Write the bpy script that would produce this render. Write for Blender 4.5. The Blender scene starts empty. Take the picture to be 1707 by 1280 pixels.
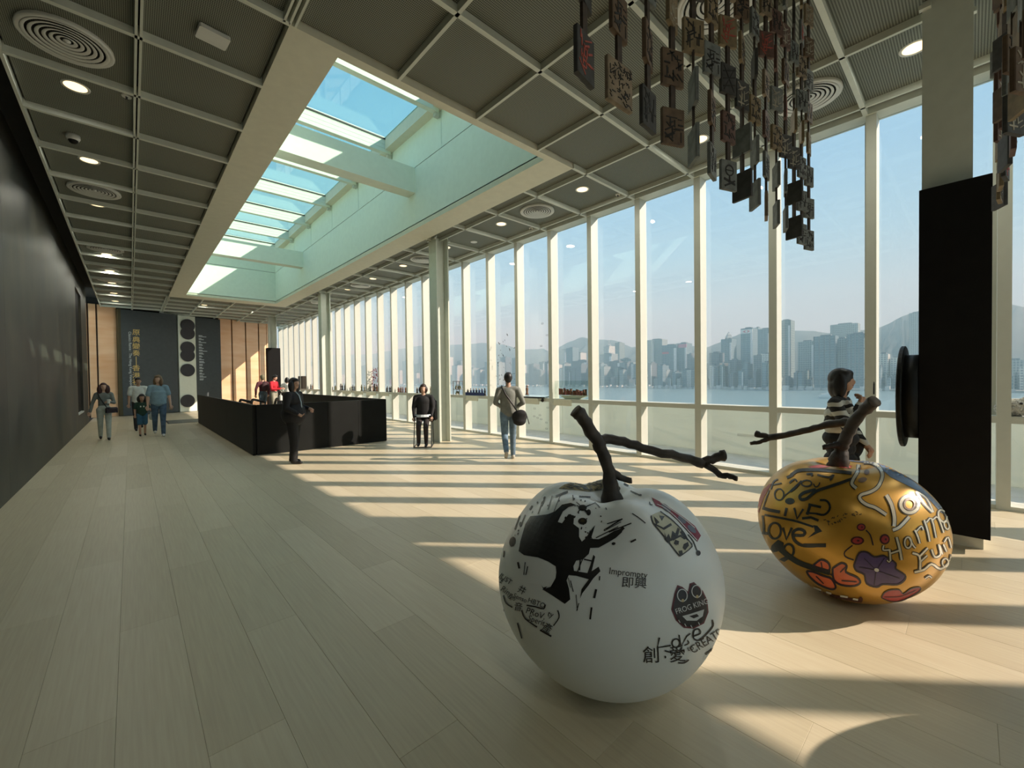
import bpy, math, random
import numpy as np
from mathutils import Vector, Matrix
from mathutils.bvhtree import BVHTree
from mathutils.geometry import tessellate_polygon

random.seed(7)
RNG = np.random.default_rng(7)
SC = bpy.context.scene
COL = SC.collection
PI = math.pi

# ------------------------------------------------------------------ camera
FOC, YAW, PITCH, ROLL, CAMH = 698.37, .7387, -.0163, -.0128, 1.6
F_ = np.array([math.sin(YAW) * math.cos(PITCH), math.cos(YAW) * math.cos(PITCH), math.sin(PITCH)])
_r0 = np.array([math.cos(YAW), -math.sin(YAW), 0.0])
_u0 = np.cross(_r0, F_)
R_ = math.cos(ROLL) * _r0 + math.sin(ROLL) * _u0
U_ = -math.sin(ROLL) * _r0 + math.cos(ROLL) * _u0
cam_d = bpy.data.cameras.new('camera')
cam = bpy.data.objects.new('camera', cam_d)
COL.objects.link(cam)
cam.matrix_world = Matrix(((R_[0], U_[0], -F_[0], 0), (R_[1], U_[1], -F_[1], 0), (R_[2], U_[2], -F_[2], CAMH), (0, 0, 0, 1)))
cam_d.sensor_fit = 'HORIZONTAL'
cam_d.sensor_width = 36.0
cam_d.lens = FOC / 1707 * 36.0
cam_d.clip_start = .05
cam_d.clip_end = 12000
SC.camera = cam

# ------------------------------------------------------------------ light and exposure
SC.view_settings.view_transform = 'Standard'
SC.view_settings.look = 'None'
SC.view_settings.exposure = 0.0
SC.view_settings.gamma = 1.0
SC.view_settings.use_curve_mapping = False
TAN_E, AZ = .611, math.radians(47.3)             # sun height and bearing read from the light on the floor
SUN_STRENGTH, SKY_STRENGTH = 9.6, 1.1
sun_d = bpy.data.lights.new('sun', 'SUN')
sun_d.energy = SUN_STRENGTH
sun_d.angle = math.radians(.6)
sun_d.color = (1.0, .94, .80)
sun = bpy.data.objects.new('sun', sun_d)
COL.objects.link(sun)
_to = Vector((math.cos(AZ), -math.sin(AZ), TAN_E)).normalized()
sun.rotation_euler = _to.to_track_quat('Z', 'Y').to_euler()
sun.location = (60, -60, 60)
W_ = bpy.data.worlds.new('sky')
SC.world = W_
W_.use_nodes = True
wn = W_.node_tree.nodes
wl = W_.node_tree.links
wn.clear()
w_out = wn.new('ShaderNodeOutputWorld')
w_bg = wn.new('ShaderNodeBackground')
w_bg.inputs['Strength'].default_value = SKY_STRENGTH
w_tc = wn.new('ShaderNodeTexCoord')
w_sx = wn.new('ShaderNodeSeparateXYZ')
w_cr = wn.new('ShaderNodeValToRGB')
els = w_cr.color_ramp.elements
SKY_STOPS = [(0.0, (.60, .82, .83)), (.10, (.54, .79, .87)), (.26, (.37, .66, .89)), (.50, (.22, .48, .82)), (1.0, (.05, .18, .54))]
els[0].position, els[0].color = 0.0, (*SKY_STOPS[0][1], 1)
els[1].position, els[1].color = 1.0, (*SKY_STOPS[-1][1], 1)
for p_, c_ in SKY_STOPS[1:-1]:
    e_ = els.new(p_)
    e_.color = (*c_, 1)
wl.new(w_tc.outputs['Generated'], w_sx.inputs[0])
wl.new(w_sx.outputs['Z'], w_cr.inputs['Fac'])
wl.new(w_cr.outputs['Color'], w_bg.inputs['Color'])
wl.new(w_bg.outputs[0], w_out.inputs['Surface'])
SC.cycles.use_denoising = True
SC.cycles.max_bounces = 12
SC.cycles.diffuse_bounces = 6
SC.cycles.transparent_max_bounces = 24
SC.cycles.sample_clamp_indirect = 6.0

# ------------------------------------------------------------------ measuring helpers
def ray(p):
    return R_ * (p[0] - 853.5) / FOC - U_ * (p[1] - 640) / FOC + F_
def atz(p, z):
    d = ray(p); t = (z - CAMH) / d[2]
    return np.array([d[0] * t, d[1] * t, z])
def atx(p, x):
    d = ray(p); t = x / d[0]
    return np.array([x, d[1] * t, CAMH + d[2] * t])
def aty(p, y):
    d = ray(p); t = y / d[1]
    return np.array([d[0] * t, y, CAMH + d[2] * t])
def proj(P):
    d = np.asarray(P, float) - np.array([0, 0, CAMH]); w = d @ F_
    return 853.5 + FOC * (d @ R_) / w, 640 - FOC * (d @ U_) / w

# ------------------------------------------------------------------ materials
def nodes_of(name):
    m = bpy.data.materials.new(name)
    m.use_nodes = True
    nt = m.node_tree
    return m, nt, nt.nodes, nt.links, nt.nodes['Principled BSDF']
def mat(name, col, rough=.6, metal=0.0, var=.0, scale=8.0, spec=.5, bump=0.0, stretch=(1, 1, 1), emit=0.0, col2=None, contrast=.25):
    """a painted / metal / cloth surface whose colour drifts a little with a noise texture"""
    m, nt, N, L, b = nodes_of(name)
    b.inputs['Base Color'].default_value = (*col, 1)
    b.inputs['Roughness'].default_value = rough
    b.inputs['Metallic'].default_value = metal
    b.inputs['Specular IOR Level'].default_value = spec
    if emit:
        b.inputs['Emission Color'].default_value = (*col, 1)
        b.inputs['Emission Strength'].default_value = emit
    if var or col2 or bump:
        tc = N.new('ShaderNodeTexCoord'); mp = N.new('ShaderNodeMapping'); nz = N.new('ShaderNodeTexNoise')
        mp.inputs['Scale'].default_value = stretch
        nz.inputs['Scale'].default_value = scale
        nz.inputs['Detail'].default_value = 5
        L.new(tc.outputs['Object'], mp.inputs[0]); L.new(mp.outputs[0], nz.inputs['Vector'])
        if var or col2:
            cr = N.new('ShaderNodeValToRGB')
            lo = tuple(max(0, c * (1 - var)) for c in col); hi = col2 or tuple(min(1, c * (1 + var)) for c in col)
            cr.color_ramp.elements[0].position = .5 - contrast; cr.color_ramp.elements[0].color = (*lo, 1)
            cr.color_ramp.elements[1].position = .5 + contrast; cr.color_ramp.elements[1].color = (*hi, 1)
            L.new(nz.outputs['Fac'], cr.inputs['Fac']); L.new(cr.outputs['Color'], b.inputs['Base Color'])
        if bump:
            bp = N.new('ShaderNodeBump'); bp.inputs['Strength'].default_value = bump; bp.inputs['Distance'].default_value = .01
            L.new(nz.outputs['Fac'], bp.inputs['Height']); L.new(bp.outputs[0], b.inputs['Normal'])
    return m
def glass_mat(name, tint, f0=.045):
    """thin clear sheet: passes light straight on, mirrors more at grazing angles (same from both sides)"""
    m = bpy.data.materials.new(name); m.use_nodes = True
    N, L = m.node_tree.nodes, m.node_tree.links
    N.clear()
    o = N.new('ShaderNodeOutputMaterial'); mx = N.new('ShaderNodeMixShader'); tr = N.new('ShaderNodeBsdfTransparent')
    gl = N.new('ShaderNodeBsdfGlossy'); ge = N.new('ShaderNodeNewGeometry'); dt = N.new('ShaderNodeVectorMath'); dt.operation = 'DOT_PRODUCT'
    tr.inputs['Color'].default_value = (*tint, 1); gl.inputs['Roughness'].default_value = 0.0
    L.new(ge.outputs['Incoming'], dt.inputs[0]); L.new(ge.outputs['Normal'], dt.inputs[1])
    prev = dt.outputs['Value']
    for op, a, b_ in (('ABSOLUTE', None, None), ('SUBTRACT', 1.0, 'x'), ('POWER', 'x', 5.0), ('MULTIPLY', 'x', 1 - f0), ('ADD', 'x', f0)):
        n = N.new('ShaderNodeMath'); n.operation = op
        if op == 'ABSOLUTE': L.new(prev, n.inputs[0])
        else:
            for i, v in enumerate((a, b_)):
                if v == 'x': L.new(prev, n.inputs[i])
                else: n.inputs[i].default_value = v
        prev = n.outputs[0]
    L.new(prev, mx.inputs[0]); L.new(tr.outputs[0], mx.inputs[1]); L.new(gl.outputs[0], mx.inputs[2]); L.new(mx.outputs[0], o.inputs['Surface'])
    return m
M = {}
M['fin'] = mat('white_fin_paint', (.58, .59, .52), .45, var=.03)
M['sill'] = mat('white_sill_paint', (.68, .68, .6), .4, var=.03)
M['column'] = mat('grey_green_steel_paint', (.6, .63, .56), .45, var=.04)
M['beige'] = mat('beige_plaster', (.74, .72, .59), .8, var=.04)
M['well'] = mat('white_plaster', (.78, .86, .77), .8, var=.03)
M['beam'] = mat('grey_beam_paint', (.66, .68, .6), .5, var=.05)
M['roof'] = mat('dark_plenum', (.03, .03, .03), .9, var=.1)
M['black'] = mat('black_steel', (.0065, .0075, .0068), .55, .0, var=.3, scale=3, spec=.22)
M['blackmatt'] = mat('black_matt_panel', (.006, .006, .006), .75, var=.2, spec=.2)
M['slate'] = mat('slate_grey_board', (.055, .068, .075), .6, var=.1)
M['stripwhite'] = mat('white_board', (.75, .8, .7), .6, var=.03)
M['gold'] = mat('gold_lettering', (.75, .55, .18), .5, var=.05)
M['paleletter'] = mat('pale_lettering', (.6, .68, .72), .5, var=.03)
M['dark'] = mat('dark_grey', (.02, .02, .025), .5, var=.2)
M['rubber'] = mat('black_rubber', (.01, .01, .01), .5, var=.2)
M['joint'] = mat('dark_joint', (.08, .1, .09), .7, var=.1)
M['whitep'] = mat('white_plastic', (.7, .7, .66), .4, var=.03)
M['glass'] = glass_mat('window_glass', (.965, .988, .985), .05)
M['sglass'] = glass_mat('tinted_roof_glass', (.84, .99, .94), .04)
M['clear'] = glass_mat('clear_acrylic', (.96, .98, .97), .03)
M['lamp'] = mat('warm_lamp', (1.0, .70, .36), .5, emit=2.4)
M['bark'] = mat('dark_bronze_bark', (.05, .04, .033), .55, .3, var=.5, scale=14, bump=.7)
M['barkend'] = mat('cut_branch_end', (.13, .1, .075), .7, var=.4, scale=40)
M['kerb'] = mat('white_kerb', (.75, .75, .7), .7, var=.05)
M['terrace'] = mat('terrace_paving', (.6, .59, .5), .8, var=.12, scale=3)
M['parapet'] = mat('pale_green_parapet', (.85, .89, .8), .7, var=.04, scale=2)

def copper():
    m, nt, N, L, b = nodes_of('copper_cladding')
    b.inputs['Base Color'].default_value = (.74, .36, .17, 1)
    b.inputs['Metallic'].default_value = .55
    tc = N.new('ShaderNodeTexCoord'); mp = N.new('ShaderNodeMapping'); nz = N.new('ShaderNodeTexNoise'); cr = N.new('ShaderNodeValToRGB')
    mp.inputs['Scale'].default_value = (.5, .5, 2.2); nz.inputs['Scale'].default_value = 1.3
    cr.color_ramp.elements[0].position = .3; cr.color_ramp.elements[0].color = (.80, .47, .26, 1)
    cr.color_ramp.elements[1].position = .7; cr.color_ramp.elements[1].color = (.90, .62, .40, 1)
    L.new(tc.outputs['Object'], mp.inputs[0]); L.new(mp.outputs[0], nz.inputs['Vector']); L.new(nz.outputs['Fac'], cr.inputs[0]); L.new(cr.outputs[0], b.inputs['Base Color'])
    b.inputs['Roughness'].default_value = .42
    return m
M['copper'] = copper()

def patina():
    m, nt, N, L, b = nodes_of('patinated_dark_metal')
    tc = N.new('ShaderNodeTexCoord'); mp = N.new('ShaderNodeMapping'); nz = N.new('ShaderNodeTexNoise'); cr = N.new('ShaderNodeValToRGB'); r2 = N.new('ShaderNodeMapRange')
    mp.inputs['Scale'].default_value = (1, .7, .45); nz.inputs['Scale'].default_value = 1.6; nz.inputs['Detail'].default_value = 6
    e = cr.color_ramp.elements
    e[0].position = .32; e[0].color = (.018, .021, .02, 1); e[1].position = .72; e[1].color = (.10, .095, .075, 1)
    L.new(tc.outputs['Object'], mp.inputs[0]); L.new(mp.outputs[0], nz.inputs['Vector']); L.new(nz.outputs['Fac'], cr.inputs[0]); L.new(cr.outputs[0], b.inputs['Base Color'])
    r2.inputs['To Min'].default_value = .42; r2.inputs['To Max'].default_value = .62
    L.new(nz.outputs['Fac'], r2.inputs['Value']); L.new(r2.outputs[0], b.inputs['Roughness'])
    b.inputs['Metallic'].default_value = .2
    return m
M['patina'] = patina()

PW, PL, FX0 = .2957, 2.4, -1.265
def wood():
    """pale timber: each board has its own tone, found from the board's own position, with grain along its length"""
    m, nt, N, L, b = nodes_of('pale_timber_boards')
    g = N.new('ShaderNodeNewGeometry'); sx = N.new('ShaderNodeSeparateXYZ')
    L.new(g.outputs['Position'], sx.inputs[0])
    def mth(op, a, bb=None):
        n = N.new('ShaderNodeMath'); n.operation = op
        for i, v in enumerate((a, bb)):
            if v is None: continue
            if isinstance(v, (int, float)): n.inputs[i].default_value = v
            else: L.new(v, n.inputs[i])
        return n.outputs[0]
    cx = mth('FLOOR', mth('DIVIDE', mth('SUBTRACT', sx.outputs[0], FX0), PW))
    off = mth('MULTIPLY', mth('FRACT', mth('MULTIPLY', cx, .618034)), PL)
    cy = mth('FLOOR', mth('DIVIDE', mth('ADD', sx.outputs[1], off), PL))
    cb = N.new('ShaderNodeCombineXYZ'); L.new(cx, cb.inputs[0]); L.new(cy, cb.inputs[1])
    wn_ = N.new('ShaderNodeTexWhiteNoise'); wn_.noise_dimensions = '2D'; L.new(cb.outputs[0], wn_.inputs['Vector'])
    cr = N.new('ShaderNodeValToRGB'); e = cr.color_ramp.elements
    e[0].color = (.55, .47, .32, 1); e[1].color = (.64, .555, .395, 1)
    L.new(wn_.outputs['Value'], cr.inputs[0])
    mp = N.new('ShaderNodeMapping'); mp.inputs['Scale'].default_value = (26, .9, 1)
    nz = N.new('ShaderNodeTexNoise'); nz.inputs['Scale'].default_value = 2.5; nz.inputs['Detail'].default_value = 6
    L.new(g.outputs['Position'], mp.inputs[0]); L.new(mp.outputs[0], nz.inputs['Vector'])
    mx = N.new('ShaderNodeMix'); mx.data_type = 'RGBA'; mx.blend_type = 'OVERLAY'; mx.inputs['Factor'].default_value = .2
    L.new(cr.outputs[0], mx.inputs['A']); L.new(nz.outputs['Fac'], mx.inputs['B'])
    L.new(mx.outputs['Result'], b.inputs['Base Color'])
    b.inputs['Roughness'].default_value = .42; b.inputs['Specular IOR Level'].default_value = .45
    return m
M['wood'] = wood()

def mesh_panel():
    """expanded metal: rows of open diamonds onto the dark void above"""
    m, nt, N, L, b = nodes_of('expanded_metal_mesh')
    g = N.new('ShaderNodeNewGeometry'); mp = N.new('ShaderNodeMapping'); wv = N.new('ShaderNodeTexWave'); w2 = N.new('ShaderNodeTexWave')
    mp.inputs['Rotation'].default_value = (0, 0, 0)
    L.new(g.outputs['Position'], mp.inputs[0])
    for w_, dr, sc in ((wv, 'X', 20.0), (w2, 'Y', 14.0)):
        w_.bands_direction = dr; w_.inputs['Scale'].default_value = sc; w_.inputs['Distortion'].default_value = 0
        L.new(mp.outputs[0], w_.inputs['Vector'])
    mul = N.new('ShaderNodeMath'); mul.operation = 'MULTIPLY'
    L.new(wv.outputs['Fac'], mul.inputs[0]); L.new(w2.outputs['Fac'], mul.inputs[1])
    cr = N.new('ShaderNodeValToRGB'); e = cr.color_ramp.elements
    e[0].position = .2; e[0].color = (.24, .25, .205, 1); e[1].position = .42; e[1].color = (.015, .015, .012, 1)
    L.new(mul.outputs[0], cr.inputs[0]); L.new(cr.outputs[0], b.inputs['Base Color'])
    b.inputs['Roughness'].default_value = .55; b.inputs['Specular IOR Level'].default_value = .3
    return m
M['mesh'] = mesh_panel()

# ------------------------------------------------------------------ object helpers
def new_obj(name, verts, faces, m=None, parent=None, smooth=False, mats=None, midx=None):
    me = bpy.data.meshes.new(name)
    me.from_pydata([tuple(map(float, v)) for v in verts], [], [tuple(map(int, f)) for f in faces])
    for x in (mats or ([m] if m else [])):
        me.materials.append(x)
    if midx is not None:
        me.polygons.foreach_set('material_index', np.asarray(midx, dtype=np.int32))
    if smooth:
        me.polygons.foreach_set('use_smooth', np.ones(len(me.polygons), dtype=bool))
    me.update()
    o = bpy.data.objects.new(name, me)
    COL.objects.link(o)
    if parent is not None:
        o.parent = parent
    return o
def tag(o, label, cat, group=None):
    o['label'] = label
    if cat: o['category'] = cat
    if group: o['group'] = group
    return o
def thing(name, label, cat, loc=(0, 0, 0), rz=0.0, group=None):
    o = bpy.data.objects.new(name, None)
    COL.objects.link(o)
    o.empty_display_size = .1
    o.location = loc; o.rotation_euler = (0, 0, rz)
    return tag(o, label, cat, group)
def struct(name, loc=(0, 0, 0)):
    o = bpy.data.objects.new(name, None)
    COL.objects.link(o)
    o.location = loc
    o['kind'] = 'structure'
    return o
def stuff(o):
    o['kind'] = 'stuff'
    return o
def st(o):
    o['kind'] = 'structure'
    return o
def dup(o, parent, loc=None, rot=None, name=None):
    c = o.copy()
    COL.objects.link(c)
    c.parent = parent
    if loc is not None: c.location = loc
    if rot is not None: c.rotation_euler = rot
    return c
class G:
    """collects pieces of one mesh"""
    def __init__(s): s.v, s.f, s.mi = [], [], []
    def add(s, vs, fs, mi=0):
        o = len(s.v); s.v.extend(vs); s.f.extend([tuple(i + o for i in f) for f in fs]); s.mi.extend([mi] * len(fs)); return s
    def box(s, x0, x1, y0, y1, z0, z1, mi=0):
        return s.add([(x0, y0, z0), (x1, y0, z0), (x1, y1, z0), (x0, y1, z0), (x0, y0, z1), (x1, y0, z1), (x1, y1, z1), (x0, y1, z1)],
                     [(0, 3, 2, 1), (4, 5, 6, 7), (0, 1, 5, 4), (1, 2, 6, 5), (2, 3, 7, 6), (3, 0, 4, 7)], mi)
    def cbox(s, x0, x1, y0, y1, z0, z1, c=.004, mi=0):
        """box with chamfered vertical and top edges"""
        pts = [(x0 + c, y0), (x1 - c, y0), (x1, y0 + c), (x1, y1 - c), (x1 - c, y1), (x0 + c, y1), (x0, y1 - c), (x0, y0 + c)]
        ins = [(min(max(x, x0 + c), x1 - c), min(max(y, y0 + c), y1 - c)) for x, y in pts]
        vs = [(x, y, z0) for x, y in pts] + [(x, y, z1 - c) for x, y in pts] + [(x, y, z1) for x, y in ins]
        fs = [tuple(range(7, -1, -1))] + [(i, (i + 1) % 8, 8 + (i + 1) % 8, 8 + i) for i in range(8)] + [(8 + i, 8 + (i + 1) % 8, 16 + (i + 1) % 8, 16 + i) for i in range(8)] + [tuple(range(16, 24))]
        return s.add(vs, fs, mi)
    def lathe(s, prof, n=16, c=(0, 0, 0), mi=0, axis='z', cap=True):
        vs, fs = [], []
        for r, z in prof:
            for k in range(n):
                a = 2 * PI * k / n
                p = (r * math.cos(a), r * math.sin(a), z)
                if axis == 'x': p = (p[2], p[0], p[1])
                if axis == 'y': p = (p[1], p[2], p[0])
                vs.append((p[0] + c[0], p[1] + c[1], p[2] + c[2]))
        for i in range(len(prof) - 1):
            for k in range(n):
                fs.append((i * n + k, i * n + (k + 1) % n, (i + 1) * n + (k + 1) % n, (i + 1) * n + k))
        if cap:
            fs.append(tuple(range(n - 1, -1, -1))); fs.append(tuple((len(prof) - 1) * n + k for k in range(n)))
        return s.add(vs, fs, mi)
    def tube(s, pts, rs, n=10, mi=0, capm=None, jit=0.0):
        P = [np.array(p, float) for p in pts]
        if np.isscalar(rs): rs = [rs] * len(P)
        vs, fs = [], []
        prev = None
        for i, p in enumerate(P):
            t = (P[min(i + 1, len(P) - 1)] - P[max(i - 1, 0)]); t /= np.linalg.norm(t) + 1e-9
            if prev is None:
                a = np.cross(t, [0, 0, 1.0])
                if np.linalg.norm(a) < .1: a = np.cross(t, [1.0, 0, 0])
            else:
                a = prev - t * (prev @ t)
            a /= np.linalg.norm(a); b = np.cross(t, a); prev = a
            for k in range(n):
                g = 2 * PI * k / n
                rr = rs[i] * (1 + jit * (RNG.random() - .5))
                vs.append(tuple(p + rr * (math.cos(g) * a + math.sin(g) * b)))
        for i in range(len(P) - 1):
            for k in range(n):
                fs.append((i * n + k, i * n + (k + 1) % n, (i + 1) * n + (k + 1) % n, (i + 1) * n + k))
        s.add(vs, fs, mi)
        o = len(s.v) - len(vs)
        s.f.append(tuple(o + k for k in range(n - 1, -1, -1))); s.mi.append(mi if capm is None else capm)
        s.f.append(tuple(o + (len(P) - 1) * n + k for k in range(n))); s.mi.append(mi if capm is None else capm)
        return s
    def ell(s, c, r, nu=12, nv=8, mi=0):
        vs, fs = [], []
        for j in range(nv + 1):
            ph = PI * j / nv
            for k in range(nu):
                a = 2 * PI * k / nu
                vs.append((c[0] + r[0] * math.sin(ph) * math.cos(a), c[1] + r[1] * math.sin(ph) * math.sin(a), c[2] + r[2] * math.cos(ph)))
        for j in range(nv):
            for k in range(nu):
                fs.append((j * nu + k, (j + 1) * nu + k, (j + 1) * nu + (k + 1) % nu, j * nu + (k + 1) % nu))
        return s.add(vs, fs, mi)
    def out(s, name, m, parent=None, smooth=False):
        ms = m if isinstance(m, list) else [m]
        return new_obj(name, s.v, s.f, parent=parent, smooth=smooth, mats=ms, midx=s.mi if len(ms) > 1 else None)
def box(name, x0, x1, y0, y1, z0, z1, m, parent=None):
    return G().box(x0, x1, y0, y1, z0, z1).out(name, m, parent)

# ------------------------------------------------------------------ room shell
W, HC, S, Y0, XL, XC = 7.37, 5.04, 1.1635, 2.135, -1.265, -.9135
FD = .24                                         # depth of the window fins
YB, YF = -9.5, 31.3                              # back of the room, end of the window wall
BX = [.1306, 1.2122, 2.3636, 3.4947, 4.6652, 5.8298, 7.13]
SKX0, SKX1, SKY0, SKY1 = 1.71, 4.92, 4.58, 21.15  # skylight opening
FRX0, FRX1, FRY0, FRY1 = 1.2122, 5.49, Y0 + 2 * S, 21.9

# floor: boards near the viewer are pieces, the rest one mass
floor = struct('floor')
nrow = int(round((W + FD - FX0) / PW))
near, far_g = [], G()
for i in range(nrow):
    off = ((i * .618034) % 1.0) * PL
    x0 = FX0 + i * PW
    j0 = math.floor((YB + off) / PL)
    j1 = math.ceil((YF + off) / PL)
    for j in range(j0, j1):
        y0, y1 = j * PL - off, (j + 1) * PL - off
        y0, y1 = max(y0, YB), min(y1, YF)
        if y1 - y0 < .05: continue
        if y1 > .2 and y0 < 13.0:
            near.append((x0, y0, y1))
        else:
            far_g.cbox(x0 + .0004, x0 + PW - .0004, y0 + .0004, y1 - .0004, -.02, 0, .0008)
def board(x0, y0, y1):
    o = G().cbox(x0 + .0004, x0 + PW - .0004, y0 + .0004, y1 - .0004, -.02, 0, .0008).out('plank', M['wood'], floor)
    return o
for a in near: board(*a)
stuff(far_g.out('far_planks', M['wood'], floor))
box('floor_slab', FX0 - .4, W + FD, YB - .3, YF, -.25, -.021, M['dark'], floor)

# left wall of dark metal, with its recessed dark screen near the far end
wl_ = struct('wall_left')
LWE = 24.1
scr0, scr1, scz0, scz1 = 19.55, 21.6, .57, 4.72
for k, (y0, y1) in enumerate([(YB, -3.0), (-3.0, 3.0), (3.0, 9.0), (9.0, 15.0), (15.0, scr0)]):
    box('panel', XL - .25, XL, y0 + .002, y1 - .002, 0, 5.6, M['patina'], wl_)
box('panel', XL - .25, XL, scr1, LWE, 0, 5.6, M['patina'], wl_)
box('panel', XL - .25, XL, scr0, scr1, 0, scz0, M['patina'], wl_)
box('panel', XL - .25, XL, scr0, scr1, scz1, 5.6, M['patina'], wl_)
ws = thing('wall_screen', 'tall dark screen set into the far end of the dark metal wall', 'screen', (XL, scr0, scz0))
G().box(-.2, -.06, 0, scr1 - scr0, 0, scz1 - scz0).out('screen_panel', M['blackmatt'], ws)
G().box(-.06, 0.01, 0, scr1 - scr0, -.03, .02).out('ledge', M['whitep'], ws)
wb = struct('wall_back_fill_glass', (XL - .3, YB, 0))  # unseen back wall, its glazing added so the sky fills the foreground
for i in range(8):
    G().box(i * 1.14, i * 1.14 + .1, -.24, 0, 0, 5.6).out('mullion', M['fin'], wb)
    G().box(i * 1.14 + .1, (i + 1) * 1.14, -.24, 0, 1.0, 1.08).out('rail', M['fin'], wb)
    G().box(i * 1.14 + .1, (i + 1) * 1.14, -.22, -.2, 0, 5.6).out('pane', M['glass'], wb)

# roof over the ceiling, around the skylight well
rf = struct('roof_slab')
for nm, a in (('slab', (XL - 3, W + FD, YB - .3, SKY0 - .16, 5.45, 5.75)), ('slab', (XL - 3, SKX0 - .16, SKY0 - .16, SKY1 + .16, 5.45, 5.75)),
              ('slab', (SKX1 + .16, W + FD, SKY0 - .16, SKY1 + .16, 5.45, 5.75)), ('slab', (XL - 3, W + FD, SKY1 + .16, YF + .3, 5.45, 5.75))):
    box(nm, *a, M['roof'], rf)

# ceiling: beams and expanded-metal panels, each a piece
ceil = struct('ceiling')
KS = list(range(-10, 25))
BW, BH = .026, .11
def cy(k): return Y0 + S * k
def in_sky(k): return k >= 2 and cy(k) < FRY1 - .05
yb0, yb1 = cy(KS[0]), cy(KS[-1])
def beam(x0, x1, y0, y1, z0=HC, z1=HC + BH):
    return box('beam', x0, x1, y0, y1, z0, z1, M['beam'], ceil)
for i, x in enumerate(BX):
    if i in (1, 2, 3, 4):
        for a, b_ in ((yb0, FRY0), (FRY1, yb1)):
            if i == 1:
                for dx in (-.05, 0, .05): beam(x + dx - .01, x + dx + .01, a, b_)
            else: beam(x - .018, x + .018, a, b_)
    elif i == 0:
        beam(x - .03, x - .008, yb0, yb1); beam(x + .008, x + .03, yb0, yb1)
    else: beam(x - .018, x + .018, yb0, yb1)
beam(XC - .03, XC, yb0, yb1, HC, HC + .4)
beam(W - .03, W + FD + .02, YB, YF, HC, HC + .42)
for k in KS:
    y = cy(k)
    if in_sky(k) and k > 2 or k == 2:
        beam(XC, FRX0, y - BW, y + BW); beam(FRX1, W - .03, y - BW, y + BW)
    else: beam(XC, W - .03, y - BW, y + BW)
cols = [(XC, BX[0]), (BX[0], BX[1])] + [(BX[i], BX[i + 1]) for i in range(1, 5)] + [(BX[5], BX[6]), (BX[6], W - .03)]
pan_cache = {}
for k in KS[:-1]:
    ya, yb = cy(k) + BW, cy(k + 1) - BW
    for ci, (xa, xb) in enumerate(cols):
        if 2 <= ci <= 5 and cy(k + 1) > FRY0 + .1 and cy(k) < FRY1 - .1:
            if ci == 5: xa = FRX1
            else: continue
        xa_, xb_ = xa + .02, xb - .02
        key = (round(xb_ - xa_, 3), round(yb - ya, 3))
        if key not in pan_cache:
            pan_cache[key] = G().box(0, key[0], 0, key[1], 0, .012).out('mesh_panel', M['mesh'], ceil)
            o = pan_cache[key]
        else:
            o = dup(pan_cache[key], ceil)
        o.location = (xa_, ya, HC + .075)

# skylight: beige border, white well, beams, roof bars and tinted panes
sky = struct('ceiling_skylight')
g = G()
for a in ((FRX0, SKX0, FRY0, FRY1), (SKX1, FRX1, FRY0, FRY1), (SKX0, SKX1, FRY0, SKY0), (SKX0, SKX1, SKY1, FRY1)):
    box('border', *a, HC, HC + .12, M['beige'], sky)
ZJ, ZR = 6.43, 7.50
box('well_wall', SKX0 - .16, SKX0, SKY0 - .16, SKY1 + .16, HC + .1, ZR, M['well'], sky)
box('well_wall', SKX1, SKX1 + .16, SKY0 - .16, SKY1 + .16, HC + .1, ZJ - .008, M['well'], sky)
box('well_wall', SKX0, SKX1, SKY0 - .16, SKY0, HC + .1, ZR, M['well'], sky)
box('well_wall', SKX0, SKX1, SKY1, SKY1 + .16, HC + .1, ZJ - .008, M['well'], sky)
box('joint', SKX1 + .012, SKX1 + .15, SKY0 - .16, SKY1 + .16, ZJ - .008, ZJ + .008, M['joint'], sky)
box('joint', SKX0, SKX1, SKY1 + .012, SKY1 + .15, ZJ - .008, ZJ + .008, M['joint'], sky)
BARY = [5.42, 7.5, 9.69, 11.82, 13.93, 16.06, 18.15, 20.25]
edges = [SKY0 - .16] + BARY + [SKY1 + .16]
for a, b_ in zip(edges[:-1], edges[1:]):
    box('well_panel', SKX1, SKX1 + .16, a + .008, b_ - .008, ZJ + .008, ZR, M['well'], sky)
box('well_panel', SKX0, SKX1, SKY1, SKY1 + .16, ZJ + .008, ZR, M['well'], sky)
for y in (8.61, 17.02):
    box('beam', SKX0, SKX1, y, y + .34, 5.85, 6.42, M['well'], sky)
for y in BARY:
    g = G().box(SKX0, SKX1 - .05, y, y + .11, 7.13, ZR)
    for q in range(4): g.box(SKX0, SKX1 - .06, y - .012, y, 7.135 + q * .093, 7.135 + q * .093 + .088)
    bar = g.out('roof_bar', M['stripwhite'], sky)
    G().box(SKX1 - .13, SKX1 - .03, y + .01, y + .1, 7.05, 7.13).out('bracket', M['fin'], bar)
box('edge_beam', SKX1 - .2, SKX1, SKY0, SKY1, 7.2, ZR, M['beige'], sky)
box('edge_beam', SKX0, SKX0 + .2, SKY0, SKY1, 7.2, ZR, M['beige'], sky)
edges = [SKY0] + BARY + [SKY1]
for a, b_ in zip(edges[:-1], edges[1:]):
    box('pane', SKX0 + .2, SKX1 - .2, a + .11, b_ - .001, ZR - .03, ZR - .01, M['sglass'], sky)
    box('gasket', SKX0 + .2, SKX1 - .2, b_ - .03, b_ - .001, ZR - .06, ZR - .03, M['rubber'], sky)

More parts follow.
